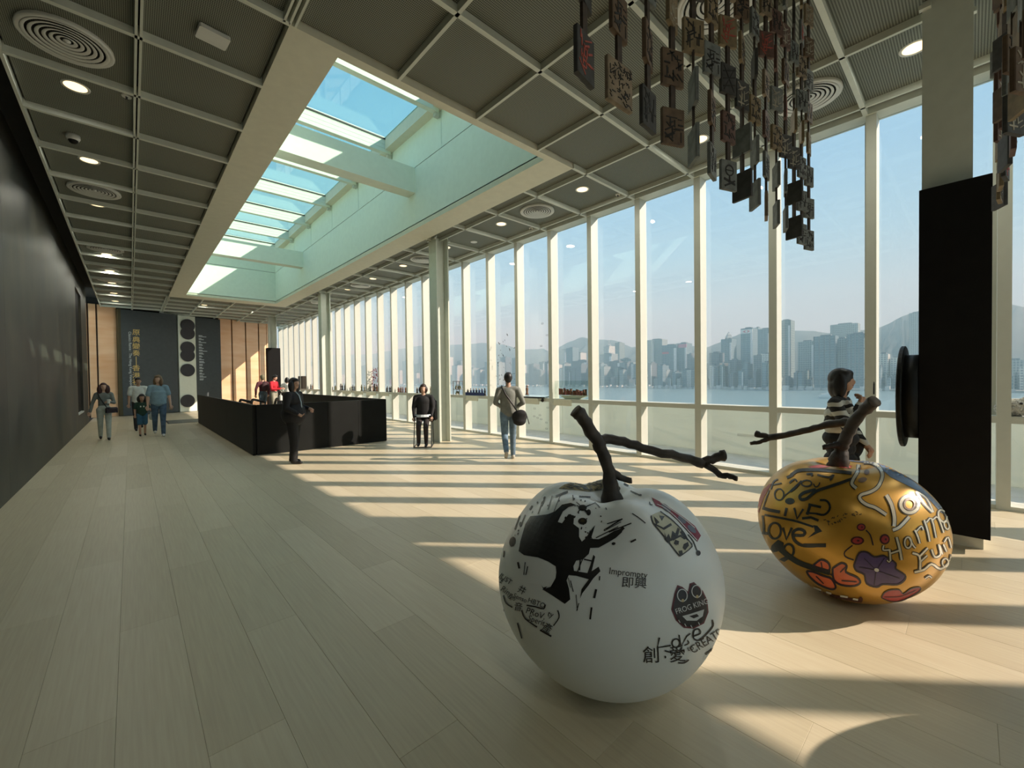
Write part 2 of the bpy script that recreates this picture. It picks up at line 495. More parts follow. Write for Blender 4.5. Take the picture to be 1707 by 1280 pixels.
# window wall
FWID = .11
KW = list(range(-9, 26))
proto = {}
RZ0, RZ1 = 1.0, 1.075
def fin_mesh(): return G().box(0, FD, -FWID, 0, 0, HC)
for n, k in enumerate(KW):
    y = Y0 + S * k
    w_ = struct('window_%d' % (n + 1), (W, y, 0))
    if not proto:
        proto['mullion'] = fin_mesh().out('mullion', M['fin'], w_)
        proto['rail'] = G().box(0, FD, 0, S - FWID, RZ0, RZ1).out('rail', M['fin'], w_)
        proto['sill'] = G().box(.012, FD, 0, S - FWID, RZ1, RZ1 + .006).out('sill', M['sill'], w_)
        proto['kerb'] = G().box(.02, FD, 0, S - FWID, 0, .05).out('kerb', M['sill'], w_)
        proto['pane'] = G().box(FD - .03, FD - .012, 0, S - FWID, RZ1, HC).out('pane', M['glass'], w_)
        proto['lower'] = G().box(FD - .03, FD - .012, 0, S - FWID, .05, RZ0).out('pane', M['glass'], w_)
        proto['bead'] = G().box(FD - .05, FD, 0, .035, RZ1, HC).out('bead', M['fin'], w_)
    else:
        for q in proto.values(): dup(q, w_)
# end of the hall beyond the far wall: a glazed return
we = struct('window_end', (6.2, YF, 0))
G().box(0, 1.42, 0, .012, 0, HC).out('pane', M['glass'], we)
G().box(-.1, 0, -.05, .05, 0, HC).out('mullion', M['fin'], we)
G().box(0, 1.42, -.03, .03, RZ0, RZ1).out('rail', M['fin'], we)

# ------------------------------------------------------------------ far wall (slightly askew to the hall)
FO, FA = np.array([-1.3, 26.7]), math.atan2(2.7, 7.6)
fu = np.array([math.cos(FA), math.sin(FA)])
def fw(px, py):
    d = ray((px, py)); nn = np.array([-fu[1], fu[0]])
    t = (FO @ nn) / (d[:2] @ nn)
    P = d[:2] * t
    return (P - FO) @ fu, CAMH + d[2] * t
def fx(px): return fw(px, 600)[0]
def fpt(s, yloc, z): return (FO[0] + fu[0] * s - fu[1] * yloc, FO[1] + fu[1] * s + fu[0] * yloc, z)
wf = struct('wall_far', (FO[0], FO[1], 0)); wf.rotation_euler = (0, 0, FA)
G().box(-2.5, fx(446), .1, .35, 0, HC + .5).out('backing', M['roof'], wf)
ZT = HC + .12
seams = [-2.2, -1.1, fx(149) - .02, fx(163), fx(197)]
for a, b_ in zip(seams[:-1], seams[1:]):
    G().cbox(a + .03, b_ - .03, 0, .1, 0.01, ZT, .01).out('copper_panel', M['copper'], wf)
seams = [fx(365), fx(387.5), fx(410.5), fx(432), fx(446)]
for a, b_ in zip(seams[:-1], seams[1:]):
    G().cbox(a + .03, b_ - .03, 0, .1, 0.01, ZT, .01).out('copper_panel', M['copper'], wf)
G().box(fx(446) - .02, fx(446) + .05, -.02, .35, 0, ZT).out('end_trim', M['copper'], wf)

def text_mesh(body, size=1.0, align='CENTER'):
    cu = bpy.data.curves.new('t', 'FONT'); cu.body = body; cu.size = size; cu.align_x = align; cu.align_y = 'CENTER'; cu.resolution_u = 3
    o = bpy.data.objects.new('t', cu); COL.objects.link(o)
    dg = bpy.context.evaluated_depsgraph_get(); dg.update()
    me = o.evaluated_get(dg).to_mesh()
    me.calc_loop_triangles()
    v = np.array([tuple(q.co) for q in me.vertices]).reshape(-1, 3)
    t = [tuple(q.vertices) for q in me.loop_triangles]
    o.evaluated_get(dg).to_mesh_clear()
    bpy.data.objects.remove(o); bpy.data.curves.remove(cu)
    return v, t
def flat_text(g, body, cx, cz, size, rot=0.0, y=0.0, align='CENTER', xs=1.0):
    """lettering standing on the plane y, reading along local x"""
    v, t = text_mesh(body, size, align)
    c, s = math.cos(rot), math.sin(rot)
    g.add([(cx + (p[0] * xs) * c - p[1] * s, y, cz + (p[0] * xs) * s + p[1] * c) for p in v], t)

def farthing(name, label, cat, s0):
    return thing(name, label, cat, fpt(s0, 0, 0), FA)
# exhibition title board
s0, s1 = fx(200), fx(292.5)
tb = farthing('title_board', 'tall slate grey exhibition title board with vertical gold characters', 'board', s0)
G().cbox(0, s1 - s0, -.22, -.02, .02, HC - .015, .01).out('board', M['slate'], tb)
G().box(-.1, 0, -.2, -.02, .02, HC - .015).out('side_edge', mat('olive_dark_edge', (.06, .05, .02), .5, var=.1), tb)
g = G()
for ch, py in zip('原典變奏', (555, 567, 578, 589.5)):
    s_, z_ = fw(223.5, py); flat_text(g, ch, s_ - s0, z_, .31, y=-.226)
for ch, py in zip('香港視點', (614.5, 626.5, 637.5, 649)):
    s_, z_ = fw(223.5, py); flat_text(g, ch, s_ - s0, z_, .31, y=-.226)
s_, z_ = fw(223.5, 602); g.box(s_ - s0 - .012, s_ - s0 + .012, -.227, -.225, z_ - .22, z_ + .22)
stuff(g.out('gold_characters', M['gold'], tb))
g = G(); s_, za = fw(212.5, 549); _, zb = fw(212.5, 652)
flat_text(g, 'Classics Remix : The Hong Kong Viewpoints', s_ - s0, (za + zb) / 2, (za - zb) / 19.6, rot=-PI / 2, y=-.226)
stuff(g.out('pale_letters', M['paleletter'], tb))
# white strip with dark round openings
s0, s1 = fx(294.5), fx(323)
sb = farthing('porthole_board', 'tall narrow white board with dark round openings beside the title board', 'board', s0)
G().cbox(0, s1 - s0, -.24, -.04, .02, HC - .015, .01).out('board', M['stripwhite'], sb)
for py in (543, 556, 580, 592.5, 617, 668):
    s_, z_ = fw(308.5, py)
    G().lathe([(.01, 0), (.30, 0), (.33, -.006), (.33, -.02)], 28, (s_ - s0, -.262 - .001 * (py % 3), z_), axis='y').out('round_opening', M['dark'], sb)
# text board
s0, s1 = fx(323.5), fx(365)
xb = farthing('credit_board', 'dark slate board with rows of small white text beside the white strip', 'board', s0)
G().cbox(0, s1 - s0, -.22, -.02, .02, HC - .015, .01).out('board', M['slate'], xb)
g = G(); q = 0
for i in range(16):
    z_ = 4.05 - i * .155
    for dz, wv in ((0, .1 + .13 * RNG.random()), (.055, .16 + .3 * RNG.random() * RNG.random())):
        g.box(.14, .14 + wv, -.2225, -.221, z_ - dz - .016, z_ - dz + .012)
stuff(g.out('text_rows', M['paleletter'], xb))
# floor grille in front of the boards
gc = atz((307, 702), 0)
fg = thing('floor_grille', 'flat metal floor grille in front of the white strip board', 'grille', (gc[0], gc[1], 0))
G().box(-.55, .55, -.9, .9, 0, .006).out('frame', M['dark'], fg)
for i in range(10): G().box(-.5, .5, -.85 + i * .175, -.85 + i * .175 + .11, .004, .012).out('bar', mat('grille_metal', (.3, .3, .26), .4, .5) if i == 0 else bpy.data.materials['grille_metal'], fg)

# ------------------------------------------------------------------ columns
def column(y, label, x0=5.62, dx=.36, dy=.34):
    t = thing('steel_column', label, 'column', (x0, y, 0))
    G().box(0, .03, 0, dy, .0, HC + .07).out('flange', M['column'], t)
    G().box(dx - .03, dx, 0, dy, .0, HC + .07).out('flange', M['column'], t)
    G().box(.03, dx - .03, dy / 2 - .01, dy / 2 + .01, .0, HC + .07).out('web', M['column'], t)
    for a in ((-.05, 0, -.02, .06), (-.05, 0, dy - .06, dy + .02), (dx, dx + .05, -.02, .06), (dx, dx + .05, dy - .06, dy + .02)):
        G().box(*a, HC - .02, HC + .02).out('cap_lug', M['fin'], t)
    return t
c1 = column(.0, 'pale steel column nearest the viewer, its lower part boxed in black', 5.64, .36, .33)
c2 = column(8.88, 'pale steel column with the seated attendant in front of it', 5.62, .36, .34)
c3 = column(17.3, 'pale steel column behind the far parapet, middle of the row')
c4 = column(25.65, 'pale steel column at the far copper wall with a black sleeve')
# black boxes round two columns
bb = thing('column_box', 'tall matt black display box around the nearest column', 'display box', (5.5, -.115, 0))
G().cbox(0, .62, 0, .455, .125, 3.3, .004).out('casing', M['blackmatt'], bb)
G().box(.12, .6, .04, .40, 0, .125).out('plinth', M['column'], bb)
dr = thing('round_display', 'round black drum display with a rim on the side of the black box', 'display', (5.72, .34, 1.36))
G().lathe([(.41, .002), (.41, .10)], 40, axis='y').out('drum', M['black'], dr, True)
G().lathe([(.41, .10), (.49, .10), (.50, .106), (.50, .13), (.49, .137), (.02, .137)], 44, axis='y').out('rim', M['black'], dr)
b4 = thing('column_sleeve', 'black box sleeve around the lower half of the farthest column', 'display box', (5.5, 25.5, 0))
G().cbox(0, .6, 0, .5, .0, 3.35, .004).out('casing', M['blackmatt'], b4)

# ------------------------------------------------------------------ stairwell parapet and escalator ends
PH = 1.08
def panelled(name, label, loc, rz, length, n, th=.07):
    t = thing(name, label, 'parapet', loc, rz)
    w = length / n
    for i in range(n):
        G().box(i * w + .002, (i + 1) * w - .002, 0, th, 0.012, PH).out('panel', M['black'], t)
    return t
panelled('stairwell_parapet', 'black steel parapet facing the viewer, right behind the attendant in black', (1.96, 10.2, 0), -.03, 2.88, 4)
panelled('stairwell_parapet', 'black steel parapet running away along the left of the stairwell', (1.96, 10.24, 0), PI / 2, 9.7, 6)
panelled('stairwell_parapet', 'black steel parapet along the window side of the stairwell', (4.84, 10.16, 0), PI / 2, 10.3, 6)
def handrail(x, y, label):
    t = thing('escalator_handrail', label, 'handrail', (x, y, 0))
    pts = [(0, -1.6, .98), (0, -.4, 1.0)] + [(0, -.1 + .34 * math.sin(a), .70 + .30 * math.cos(a)) for a in np.linspace(0.1, PI, 9)] + [(0, -.5, .38)]
    G().tube(pts, .04, 8).out('belt', M['rubber'], t, True)
    G().box(-.01, .01, -1.6, -.1, .3, .95).out('balustrade', M['clear'], t)
    G().box(-.09, .09, -1.7, .2, 0, .3).out('skirt', M['column'], t)
    return t
p = aty((401, 664), 15.5); handrail(p[0], 15.5, 'escalator handrail end, first from the left behind the parapet')
p = aty((421, 664), 15.3); handrail(p[0], 15.3, 'escalator handrail end, second from the left behind the parapet')
p = aty((461, 664), 15.3); handrail(p[0], 15.3, 'escalator handrail end below the person in red')
p = aty((472, 664), 15.5); handrail(p[0], 15.5, 'escalator handrail end nearest the window side parapet')
# white dispenser bottle on the parapet end
p = aty((468, 663), 14.0)
t = thing('hand_dispenser', 'small white pump dispenser stand behind the parapet', 'dispenser', (p[0], 14.0, 0))
G().lathe([(.11, 0), (.11, .02), (.02, .03), (.02, .98), (.05, .99)], 12).out('stand', M['dark'], t)
G().lathe([(.045, .99), (.045, 1.13), (.015, 1.15), (.015, 1.19), (.03, 1.2)], 12).out('bottle', M['whitep'], t)

# ------------------------------------------------------------------ ceiling fittings
ORD = ['first', 'second', 'third', 'fourth', 'fifth', 'sixth', 'seventh', 'eighth', 'ninth', 'tenth', 'eleventh', 'twelfth', 'thirteenth', 'fourteenth', 'fifteenth', 'sixteenth', 'seventeenth', 'eighteenth', 'nineteenth', 'twentieth'] + ['twenty ' + q for q in ('first', 'second', 'third', 'fourth', 'fifth', 'sixth', 'seventh', 'eighth', 'ninth')] + ['thirtieth']
PZ = HC + .075
LAMP_W = 13.0
lt = None
def downlight(x, y, label):
    global lt
    t = thing('downlight', label, 'ceiling light', (x, y, PZ), 0, 'recessed downlights')
    if lt is None:
        lt = (G().lathe([(.10, -.002), (.125, -.01), (.13, .0)], 20, cap=False).out('trim', M['whitep'], t, True),
              G().lathe([(.002, -.003), (.105, -.003), (.105, .0)], 20).out('lamp_disc', M['lamp'], t))
    else:
        for q in lt: dup(q, t)
    ld = bpy.data.lights.get('downlight_glow')
    if ld is None:
        ld = bpy.data.lights.new('downlight_glow', 'AREA')
        ld.shape = 'DISK'; ld.size = .2; ld.energy = LAMP_W; ld.color = (1.0, 1.0, .86)
    lo = bpy.data.objects.new('lamp_light', ld); COL.objects.link(lo); lo.parent = t; lo.location = (0, 0, -.02)
    return t
dfp = None
def diffuser(x, y, label):
    global dfp
    t = thing('air_diffuser', label, 'air vent', (x, y, PZ), 0, 'round air diffusers')
    if dfp is None:
        parts = [G().lathe([(.002, .0), (.30, .0)], 28, cap=False).out('back_plate', M['dark'], t)]
        for i in range(6):
            r = .05 + .048 * i
            parts.append(G().lathe([(r, -.012 - .004 * i), (r + .028, -.022 - .004 * i), (r + .03, -.018 - .004 * i), (r + .002, -.008 - .004 * i)], 32, cap=False).out('ring', M['whitep'], t, True))
        parts.append(G().lathe([(.001, -.03), (.03, -.02), (.03, -.01)], 16, cap=False).out('boss', M['whitep'], t, True))
        parts.append(G().lathe([(.31, -.03), (.345, -.042), (.36, -.03), (.355, 0)], 36, cap=False).out('outer_ring', M['whitep'], t, True))
        dfp = parts
    else:
        for q in dfp: dup(q, t)
    return t
for i, y in enumerate([7.18, 9.42, 11.66, 13.85, 16.0, 18.3, 20.5, 22.8, 25.0]):
    downlight(-.41, y, '%s lit downlight from the near end of the row along the dark wall' % ORD[i])
for i, y in enumerate([.43, 2.75, 4.95, 7.28, 9.55, 11.95, 14.15, 16.45, 18.7, 21.0]):
    downlight(6.36, y, '%s lit downlight from the near end of the row along the windows' % ORD[i])
for i, y in enumerate([-1.8, -4.05, -6.3, -8.5]):                    # unseen lamps added behind the viewer as fill for the foreground
    downlight(-.41, y, '%s added fill lamp, unseen behind the viewer along the dark wall' % ORD[i]); downlight(6.36, y, '%s added fill lamp, unseen behind the viewer along the windows' % ORD[i])
for i, y in enumerate([6.26, 10.79, 15.33, 19.85]):
    diffuser(-.41, y, '%s round ringed air diffuser from the near end along the dark wall' % ORD[i])
for i, y in enumerate([1.42, 6.2, 10.9, 15.4, 20.0]):
    diffuser(6.43, y, '%s round ringed air diffuser from the near end along the windows' % ORD[i])
diffuser(4.15, 1.63, 'round ringed air diffuser half hidden behind the hanging plaques')
for i, (s_, y) in enumerate([(2.6, 23.9), (3.6, 23.2), (4.4, 24.6)]):
    downlight(s_, y, '%s lit downlight of the short row before the far boards' % ORD[i])
x_ = atz((355, 64), HC + .03)
t = thing('ceiling_access_point', 'white square box on the ceiling above the dark wall', 'ceiling box', (x_[0], x_[1], PZ), .1)
G().cbox(-.13, .13, -.1, .1, -.05, 0, .012).out('case', M['whitep'], t); G().box(-.03, .03, -.02, .02, 0, .02).out('mount', M['dark'], t)
x_ = atz((122, 234), HC)
t = thing('dome_camera', 'small white dome camera on the ceiling near the dark wall', 'camera', (x_[0], x_[1], PZ))
G().lathe([(.075, 0), (.075, -.05), (.06, -.075)], 18).out('base', M['whitep'], t, True)
G().ell((0, 0, -.07), (.055, .055, .055), 14, 8).out('dome', M['black'], t, True)
for i, (px, lab) in enumerate([((211, 160), 'tiny round sprinkler beside the first downlight along the dark wall'), ((1030, 324), 'tiny round sprinkler above the third window bay'), ((1250, 232), 'tiny round sprinkler behind the hanging plaques'),
                               ((1622, 106), 'tiny round sprinkler right of the boxed column'), ((885, 380), 'tiny round sprinkler near the second window diffuser'), ((790, 403), 'pale round speaker grille beside the column top')]):
    x_ = atz(px, PZ)
    r = .09 if i == 5 else .05
    t = thing('sprinkler' if i < 5 else 'speaker_grille', lab, 'ceiling fitting', (x_[0], x_[1], PZ))
    G().lathe([(.3 * r, -.012), (.95 * r, -.012), (r, 0)], 16).out('rose', M['whitep'], t)
    if i < 5: G().lathe([(.25 * r, -.012), (.15 * r, -.04), (.3 * r, -.042)], 10).out('head', M['dark'], t)

# ------------------------------------------------------------------ terrace, sea and far shore
tr = struct('ground_terrace')
TX = 9.02
for i in range(-8, 20):
    for j in range(2):
        G().cbox(W + FD + .004 + j * .7, W + FD + .7 - .004 + j * .7, i * 1.1635 + .004, (i + 1) * 1.1635 - .004, -.06, -.01, .003).out('paver', M['terrace'], tr)
box('terrace_slab', W + FD, TX + .3, YB - 4, YF + 4, -.4, -.06, M['terrace'], tr)
pr = struct('wall_parapet')
for i in range(-5, 15):
    G().cbox(TX, TX + .12, i * 2.6 + .008, (i + 1) * 2.6 - .008, -.06, .93, .004).out('panel', M['parapet'], pr)
t = thing('parapet_plate', 'small grey plate on the pale terrace parapet', 'plate', (TX, 3.02, .36))
G().box(-.006, 0, -.16, .16, 0, .05).out('plate', M['column'], t)

ZS = -24.0
def water():
    m, nt, N, L, b = nodes_of('harbour_water')
    b.inputs['Base Color'].default_value = (.16, .27, .27, 1); b.inputs['Roughness'].default_value = .3
    tc = N.new('ShaderNodeNewGeometry'); nz = N.new('ShaderNodeTexNoise'); bp = N.new('ShaderNodeBump')
    nz.inputs['Scale'].default_value = .35; nz.inputs['Detail'].default_value = 6; bp.inputs['Strength'].default_value = .5; bp.inputs['Distance'].default_value = .6
    L.new(tc.outputs['Position'], nz.inputs['Vector']); L.new(nz.outputs['Fac'], bp.inputs['Height']); L.new(bp.outputs[0], b.inputs['Normal'])
    return m
st(new_obj('sea', [(12, -3500, ZS), (4200, -3500, ZS), (4200, 9000, ZS), (12, 9000, ZS)], [(0, 1, 2, 3)], water()))
SX = 760.0
def facade(name, c, cw, fh=3.6, wr=.55, fwid=3.0):
    """floors and window bays from the brick texture"""
    m, nt, N, L, b = nodes_of(name)
    g = N.new('ShaderNodeNewGeometry'); sx = N.new('ShaderNodeSeparateXYZ'); cb = N.new('ShaderNodeCombineXYZ'); ad = N.new('ShaderNodeMath'); br = N.new('ShaderNodeTexBrick')
    ad.operation = 'ADD'
    L.new(g.outputs['Position'], sx.inputs[0]); L.new(sx.outputs[0], ad.inputs[0]); L.new(sx.outputs[1], ad.inputs[1]); L.new(ad.outputs[0], cb.inputs[0]); L.new(sx.outputs[2], cb.inputs[1])
    L.new(cb.outputs[0], br.inputs['Vector'])
    br.offset = 0; br.inputs['Scale'].default_value = 1.0; br.inputs['Brick Width'].default_value = fwid; br.inputs['Row Height'].default_value = fh; br.inputs['Mortar Size'].default_value = wr * .9
    br.inputs['Color1'].default_value = (*cw, 1); br.inputs['Color2'].default_value = (*[x * .8 for x in cw], 1); br.inputs['Mortar'].default_value = (*c, 1)
    L.new(br.outputs['Color'], b.inputs['Base Color']); b.inputs['Roughness'].default_value = .5
    return m
FC = [facade('facade_grey', (.36, .42, .40), (.13, .19, .19)), facade('facade_blue', (.27, .37, .38), (.11, .19, .22), 4.0, .3, 6), facade('facade_pale', (.62, .63, .55), (.2, .24, .24), 3.2, .8, 3.4),
      facade('facade_green', (.27, .34, .31), (.11, .17, .17), 4.2, .5, 5), facade('facade_dark', (.20, .23, .24), (.08, .11, .13), 3.6, .5, 4)]
FN = ['grey', 'blue glass', 'pale stone', 'green glass', 'dark']
M['renderwhite'] = mat('white_render', (.8, .8, .74), .7, var=.05)
M['signred'] = mat('red_sign', (.62, .10, .12), .6, var=.05)
M['signpink'] = mat('pink_sign', (.75, .3, .36), .6, var=.05)
bcount = [0]
BL = []
def building(px0, px1, py, x=None, fm=0, depth=26, kind='', sign=None, crown=False, fins=0, base=None):
    x = SX + 20 if x is None else x
    a, b_ = atx((px0, 640), x), atx((px1, 640), x)
    zt = atx(((px0 + px1) / 2, py), x)[2]
    y0, y1 = min(a[1], b_[1]), max(a[1], b_[1])
    BL.append((px0, y0, y1, zt, x, fm, depth, kind, sign, crown, fins, px1))
rb = random.Random(3)
# named landmarks along the shore, read from left to right in the windows
building(930, 944, 583, 900, 2, kind='pale'); building(944, 955, 580, 860, 1, kind='tall slab'); building(961, 968, 588, 900, 2, kind='pale narrow'); building(955, 978, 601, 830, 4)
building(1006, 1016, 577, 900, 2, kind='pointed', crown=True); building(1026, 1033, 571, 1000, 3, kind='slender tall'); building(1000, 1020, 590, 850, 0); building(1016, 1033, 602, 830, 4); building(1030, 1056, 604, 830, 0); building(1034, 1044, 598, 870, 1)
building(1079, 1104, 566, 900, 0, kind='twin shafted'); building(1086, 1090, 567, 896, 2, kind='narrow'); building(1104, 1128, 575, 870, 1, kind='wide', sign='redl'); building(1128, 1145, 572, 880, 1, kind='sign topped', sign='pink'); building(1145, 1152, 590, 860, 4)
building(1182, 1199, 588, 830, 4, kind='squat'); building(1202, 1220, 565, 900, 1, kind='stepped', crown=True); building(1200, 1214, 605, 800, 2, kind='low', sign='orange'); building(1214, 1228, 600, 810, 4); building(1235, 1255, 547, 850, 1, kind='tall sign topped', sign='white')
building(1258, 1264, 546, 1000, 1, kind='narrow'); building(1264, 1284, 548, 960, 1, kind='wide'); building(1256, 1270, 592, 810, 4, kind='boxy'); building(1270, 1284, 590, 810, 2)
building(1298, 1318, 534, 860, 3, kind='very tall', fins=2); building(1330, 1358, 569, 830, 0, kind='curved front'); building(1384, 1430, 540, 980, 0, kind='broad flat topped'); building(1357, 1392, 560, 800, 1, kind='glass fronted', fins=4); building(1392, 1412, 564, 820, 0, kind='plain slab'); building(1412, 1446, 556, 800, 1, kind='gridded glass', fins=5)
building(1463, 1480, 590, 820, 2); building(1484, 1500, 596, 830, 2, kind='low pale'); building(1515, 1537, 521, 1150, 0, kind='hillside'); building(1655, 1680, 606, 860, 2, kind='low'); building(1668, 1712, 600, 880, 0, kind='wide low')
# the rest of the row
for a in range(690, 920, 9):
    building(a + rb.uniform(0, 2), a + rb.uniform(6, 11), rb.uniform(594, 628), rb.choice([820, 860, 920]), rb.randrange(5))
for a, b_ in ((920, 1056), (1064, 1152), (1166, 1284), (1298, 1352), (1462, 1530), (1658, 1707)):
    for q in range(a, b_, 8):
        building(q + rb.uniform(0, 2), q + rb.uniform(5, 10), rb.uniform(604, 634), rb.choice([790, 800, 815]), rb.randrange(5))
for a in range(475, 690, 14):
    building(a + rb.uniform(0, 3), a + rb.uniform(8, 15), rb.uniform(600, 632), rb.choice([820, 900]), rb.randrange(5))
BL.sort(key=lambda q: q[0])
BAY = lambda p: 'seen through window bay %d from the boxed column' % max(1, int(round((atx((p, 640), W)[1] - Y0) / S)) + 2)
TENS = ['', 'ten', 'twenty', 'thirty', 'forty', 'fifty', 'sixty', 'seventy', 'eighty', 'ninety', 'hundred', 'hundred ten', 'hundred twenty', 'hundred thirty', 'hundred forty']
TENS[1] = 'ten'
UN = ['', 'one', 'two', 'three', 'four', 'five', 'six', 'seven', 'eight', 'nine']
def nth_of(i):
    n = i + 1
    return ' '.join(x for x in ('number', TENS[n // 10], UN[n % 10], 'from its left') if x)
for i, (px0, y0, y1, zt, x, fm, dp, kind, sign, crown, fins, px1) in enumerate(BL):
    w = y1 - y0
    lab = ('%s %s tower in the far skyline, %s' % (FN[fm], kind or 'plain', nth_of(i))) if px1 < 1720 else ''
    t = thing('city_building', lab.replace('  ', ' '), 'building', (x, (y0 + y1) / 2, ZS), 0, 'buildings across the harbour')
    H_ = max(zt - ZS, 14)
    G().box(0, dp, -w / 2, w / 2, 0, H_).out('tower', FC[fm], t)
    G().box(dp * .3, dp * .7, -w * .25, w * .25, H_, H_ + 2.5).out('plant_room', FC[4], t)
    if rb.random() < .3: G().box(-.6, 0, -w / 2, -w / 2 + w * .18, 0, H_ * .92).out('white_pier', M['renderwhite'], t)  # white rendered strip up one side of some towers, picked at random
    if crown: G().lathe([(w * .35, H_), (w * .3, H_ + 6), (.3, H_ + 16)], 4, (dp / 2, 0, 0)).out('crown', FC[2], t)
    for f_ in range(fins + 1 if fins else 0):
        yy = -w / 2 + w * f_ / fins
        G().box(-1.2, 0, yy - .7, yy + .7, 8, H_).out('pilaster', FC[4], t)
    if fins > 2:
        for q in range(1, 4): G().box(-1.0, 0, -w / 2, w / 2, H_ * (1 - .27 * q) - .6, H_ * (1 - .27 * q) + .6).out('band', FC[4], t)
    if sign:
        zc, hh = (H_ - 6, 7.5) if sign != 'redl' else (H_ - 17, 4)
        if sign == 'orange': zc, hh = H_ - 3, 5
        wy = w * (1 if sign != 'redl' else .45)
        off = 0 if sign != 'redl' else w * .25
        G().box(-1.2, -.1, off - wy / 2, off + wy / 2, zc - hh / 2, zc + hh / 2).out('sign', {'redl': M['signred'], 'pink': M['signpink'], 'white': M['renderwhite'], 'orange': mat('orange_sign', (.7, .45, .3), .6)}[sign], t)
        if sign == 'white':
            for s_ in (-1, 1): G().add([(-1.3, 0, zc + 3), (-1.3, s_ * w * .32, zc), (-1.3, 0, zc - 3), (-1.3, s_ * w * .12, zc)], [(0, 1, 2, 3)]).out('sign_mark', M['signred'], t)
st(box('shore_ground', SX, SX + 700, -2500, 5200, ZS - 3, ZS + 2.5, mat('shore_quay', (.36, .38, .33), .8, var=.2, scale=.05)))
g = G()
for i in range(260):
    y = -300 + i * 10 + rb.uniform(0, 6)
    g.box(SX - 2, SX + 4, y, y + rb.uniform(3, 9), ZS, ZS + rb.uniform(3, 7))
stuff(g.out('quayside_sheds', mat('quay_sheds', (.5, .52, .48), .8, var=.4, scale=.08))); bpy.data.objects['quayside_sheds']['label'] = 'row of tiny low sheds and piers along the far shore'
# ferry on the water
p = atx((1385, 655), 520)
t = thing('ferry', 'small white ferry on the harbour beside the woman in black and white', 'boat', (p[0], p[1], ZS))
G().add([(-2, -9, 0), (2, -9, 0), (2.2, 9, 0), (-2.2, 9, 0), (-2.6, -10.5, 2.2), (2.6, -10.5, 2.2), (2.8, 10.5, 2.2), (-2.8, 10.5, 2.2)], [(0, 3, 2, 1), (4, 5, 6, 7), (0, 1, 5, 4), (1, 2, 6, 5), (2, 3, 7, 6), (3, 0, 4, 7)]).out('hull', M['renderwhite'], t)
G().box(-2.2, 2.2, -8.5, 8, 2.2, 4.6).out('cabin', M['renderwhite'], t); G().box(-1.2, 1.2, -3, 3, 4.6, 6).out('wheelhouse', M['renderwhite'], t)

# hills
ridge = [(-1500, 560), (-600, 575), (300, 590), (475, 600), (560, 592), (620, 590), (700, 576), (757, 575), (800, 572), (820, 571), (845, 576), (870, 583), (905, 581), (920, 587), (935, 577), (945, 571), (970, 562), (978, 563), (1000, 566), (1025, 567), (1053, 579), (1070, 577), (1100, 576), (1150, 576), (1180, 579), (1210, 566), (1240, 554),
         (1300, 552), (1350, 551), (1380, 555), (1400, 552), (1460, 549), (1478, 541), (1500, 529), (1515, 523), (1535, 518), (1600, 505), (1650, 503), (1668, 504), (1707, 512), (1800, 520), (1950, 540)]
ridge = [(a, b_) for a, b_ in ridge if ray((a, 640))[0] > .15]
HX = 1700.0
vs, fs = [], []
sub = []
for (a, b_), (c, d) in zip(ridge[:-1], ridge[1:]):
    for q in range(4): sub.append((a + (c - a) * q / 4, b_ + (d - b_) * q / 4 + rb.uniform(-.6, .6)))
rows = 6
for a, b_ in sub:
    top = atx((a, b_), HX)
    for r in range(rows + 1):
        f = r / rows
        vs.append((HX - 700 * (1 - f) ** 1.3 + rb.uniform(-18, 18) * (f < 1), top[1] * (1 - .3 * (1 - f)), ZS + (top[2] - ZS) * f ** .8 + rb.uniform(-6, 6) * (0 < f < 1)))
    vs.append((HX + 900, top[1] * 1.3, ZS))
R1 = rows + 2
for i in range(len(sub) - 1):
    for r in range(R1 - 1):
        fs.append((i * R1 + r, (i + 1) * R1 + r, (i + 1) * R1 + r + 1, i * R1 + r + 1))
st(new_obj('hills', vs, fs, mat('wooded_hills', (.05, .085, .075), .9, var=.3, scale=.02), smooth=True))
# haze over the harbour: thin scattering air, real depth
hz = bpy.data.materials.new('harbour_haze'); hz.use_nodes = True
N, L = hz.node_tree.nodes, hz.node_tree.links
N.clear()
ho = N.new('ShaderNodeOutputMaterial'); hs = N.new('ShaderNodeVolumeScatter')
hs.inputs['Color'].default_value = (.58, .95, 1.0, 1); hs.inputs['Density'].default_value = .00062; hs.inputs['Anisotropy'].default_value = .0
L.new(hs.outputs[0], ho.inputs['Volume'])
hb = box('haze', 90, 2700, -3400, 8000, ZS + .3, 420, hz)
stuff(hb); hb['label'] = 'thin bluish haze hanging over the harbour'

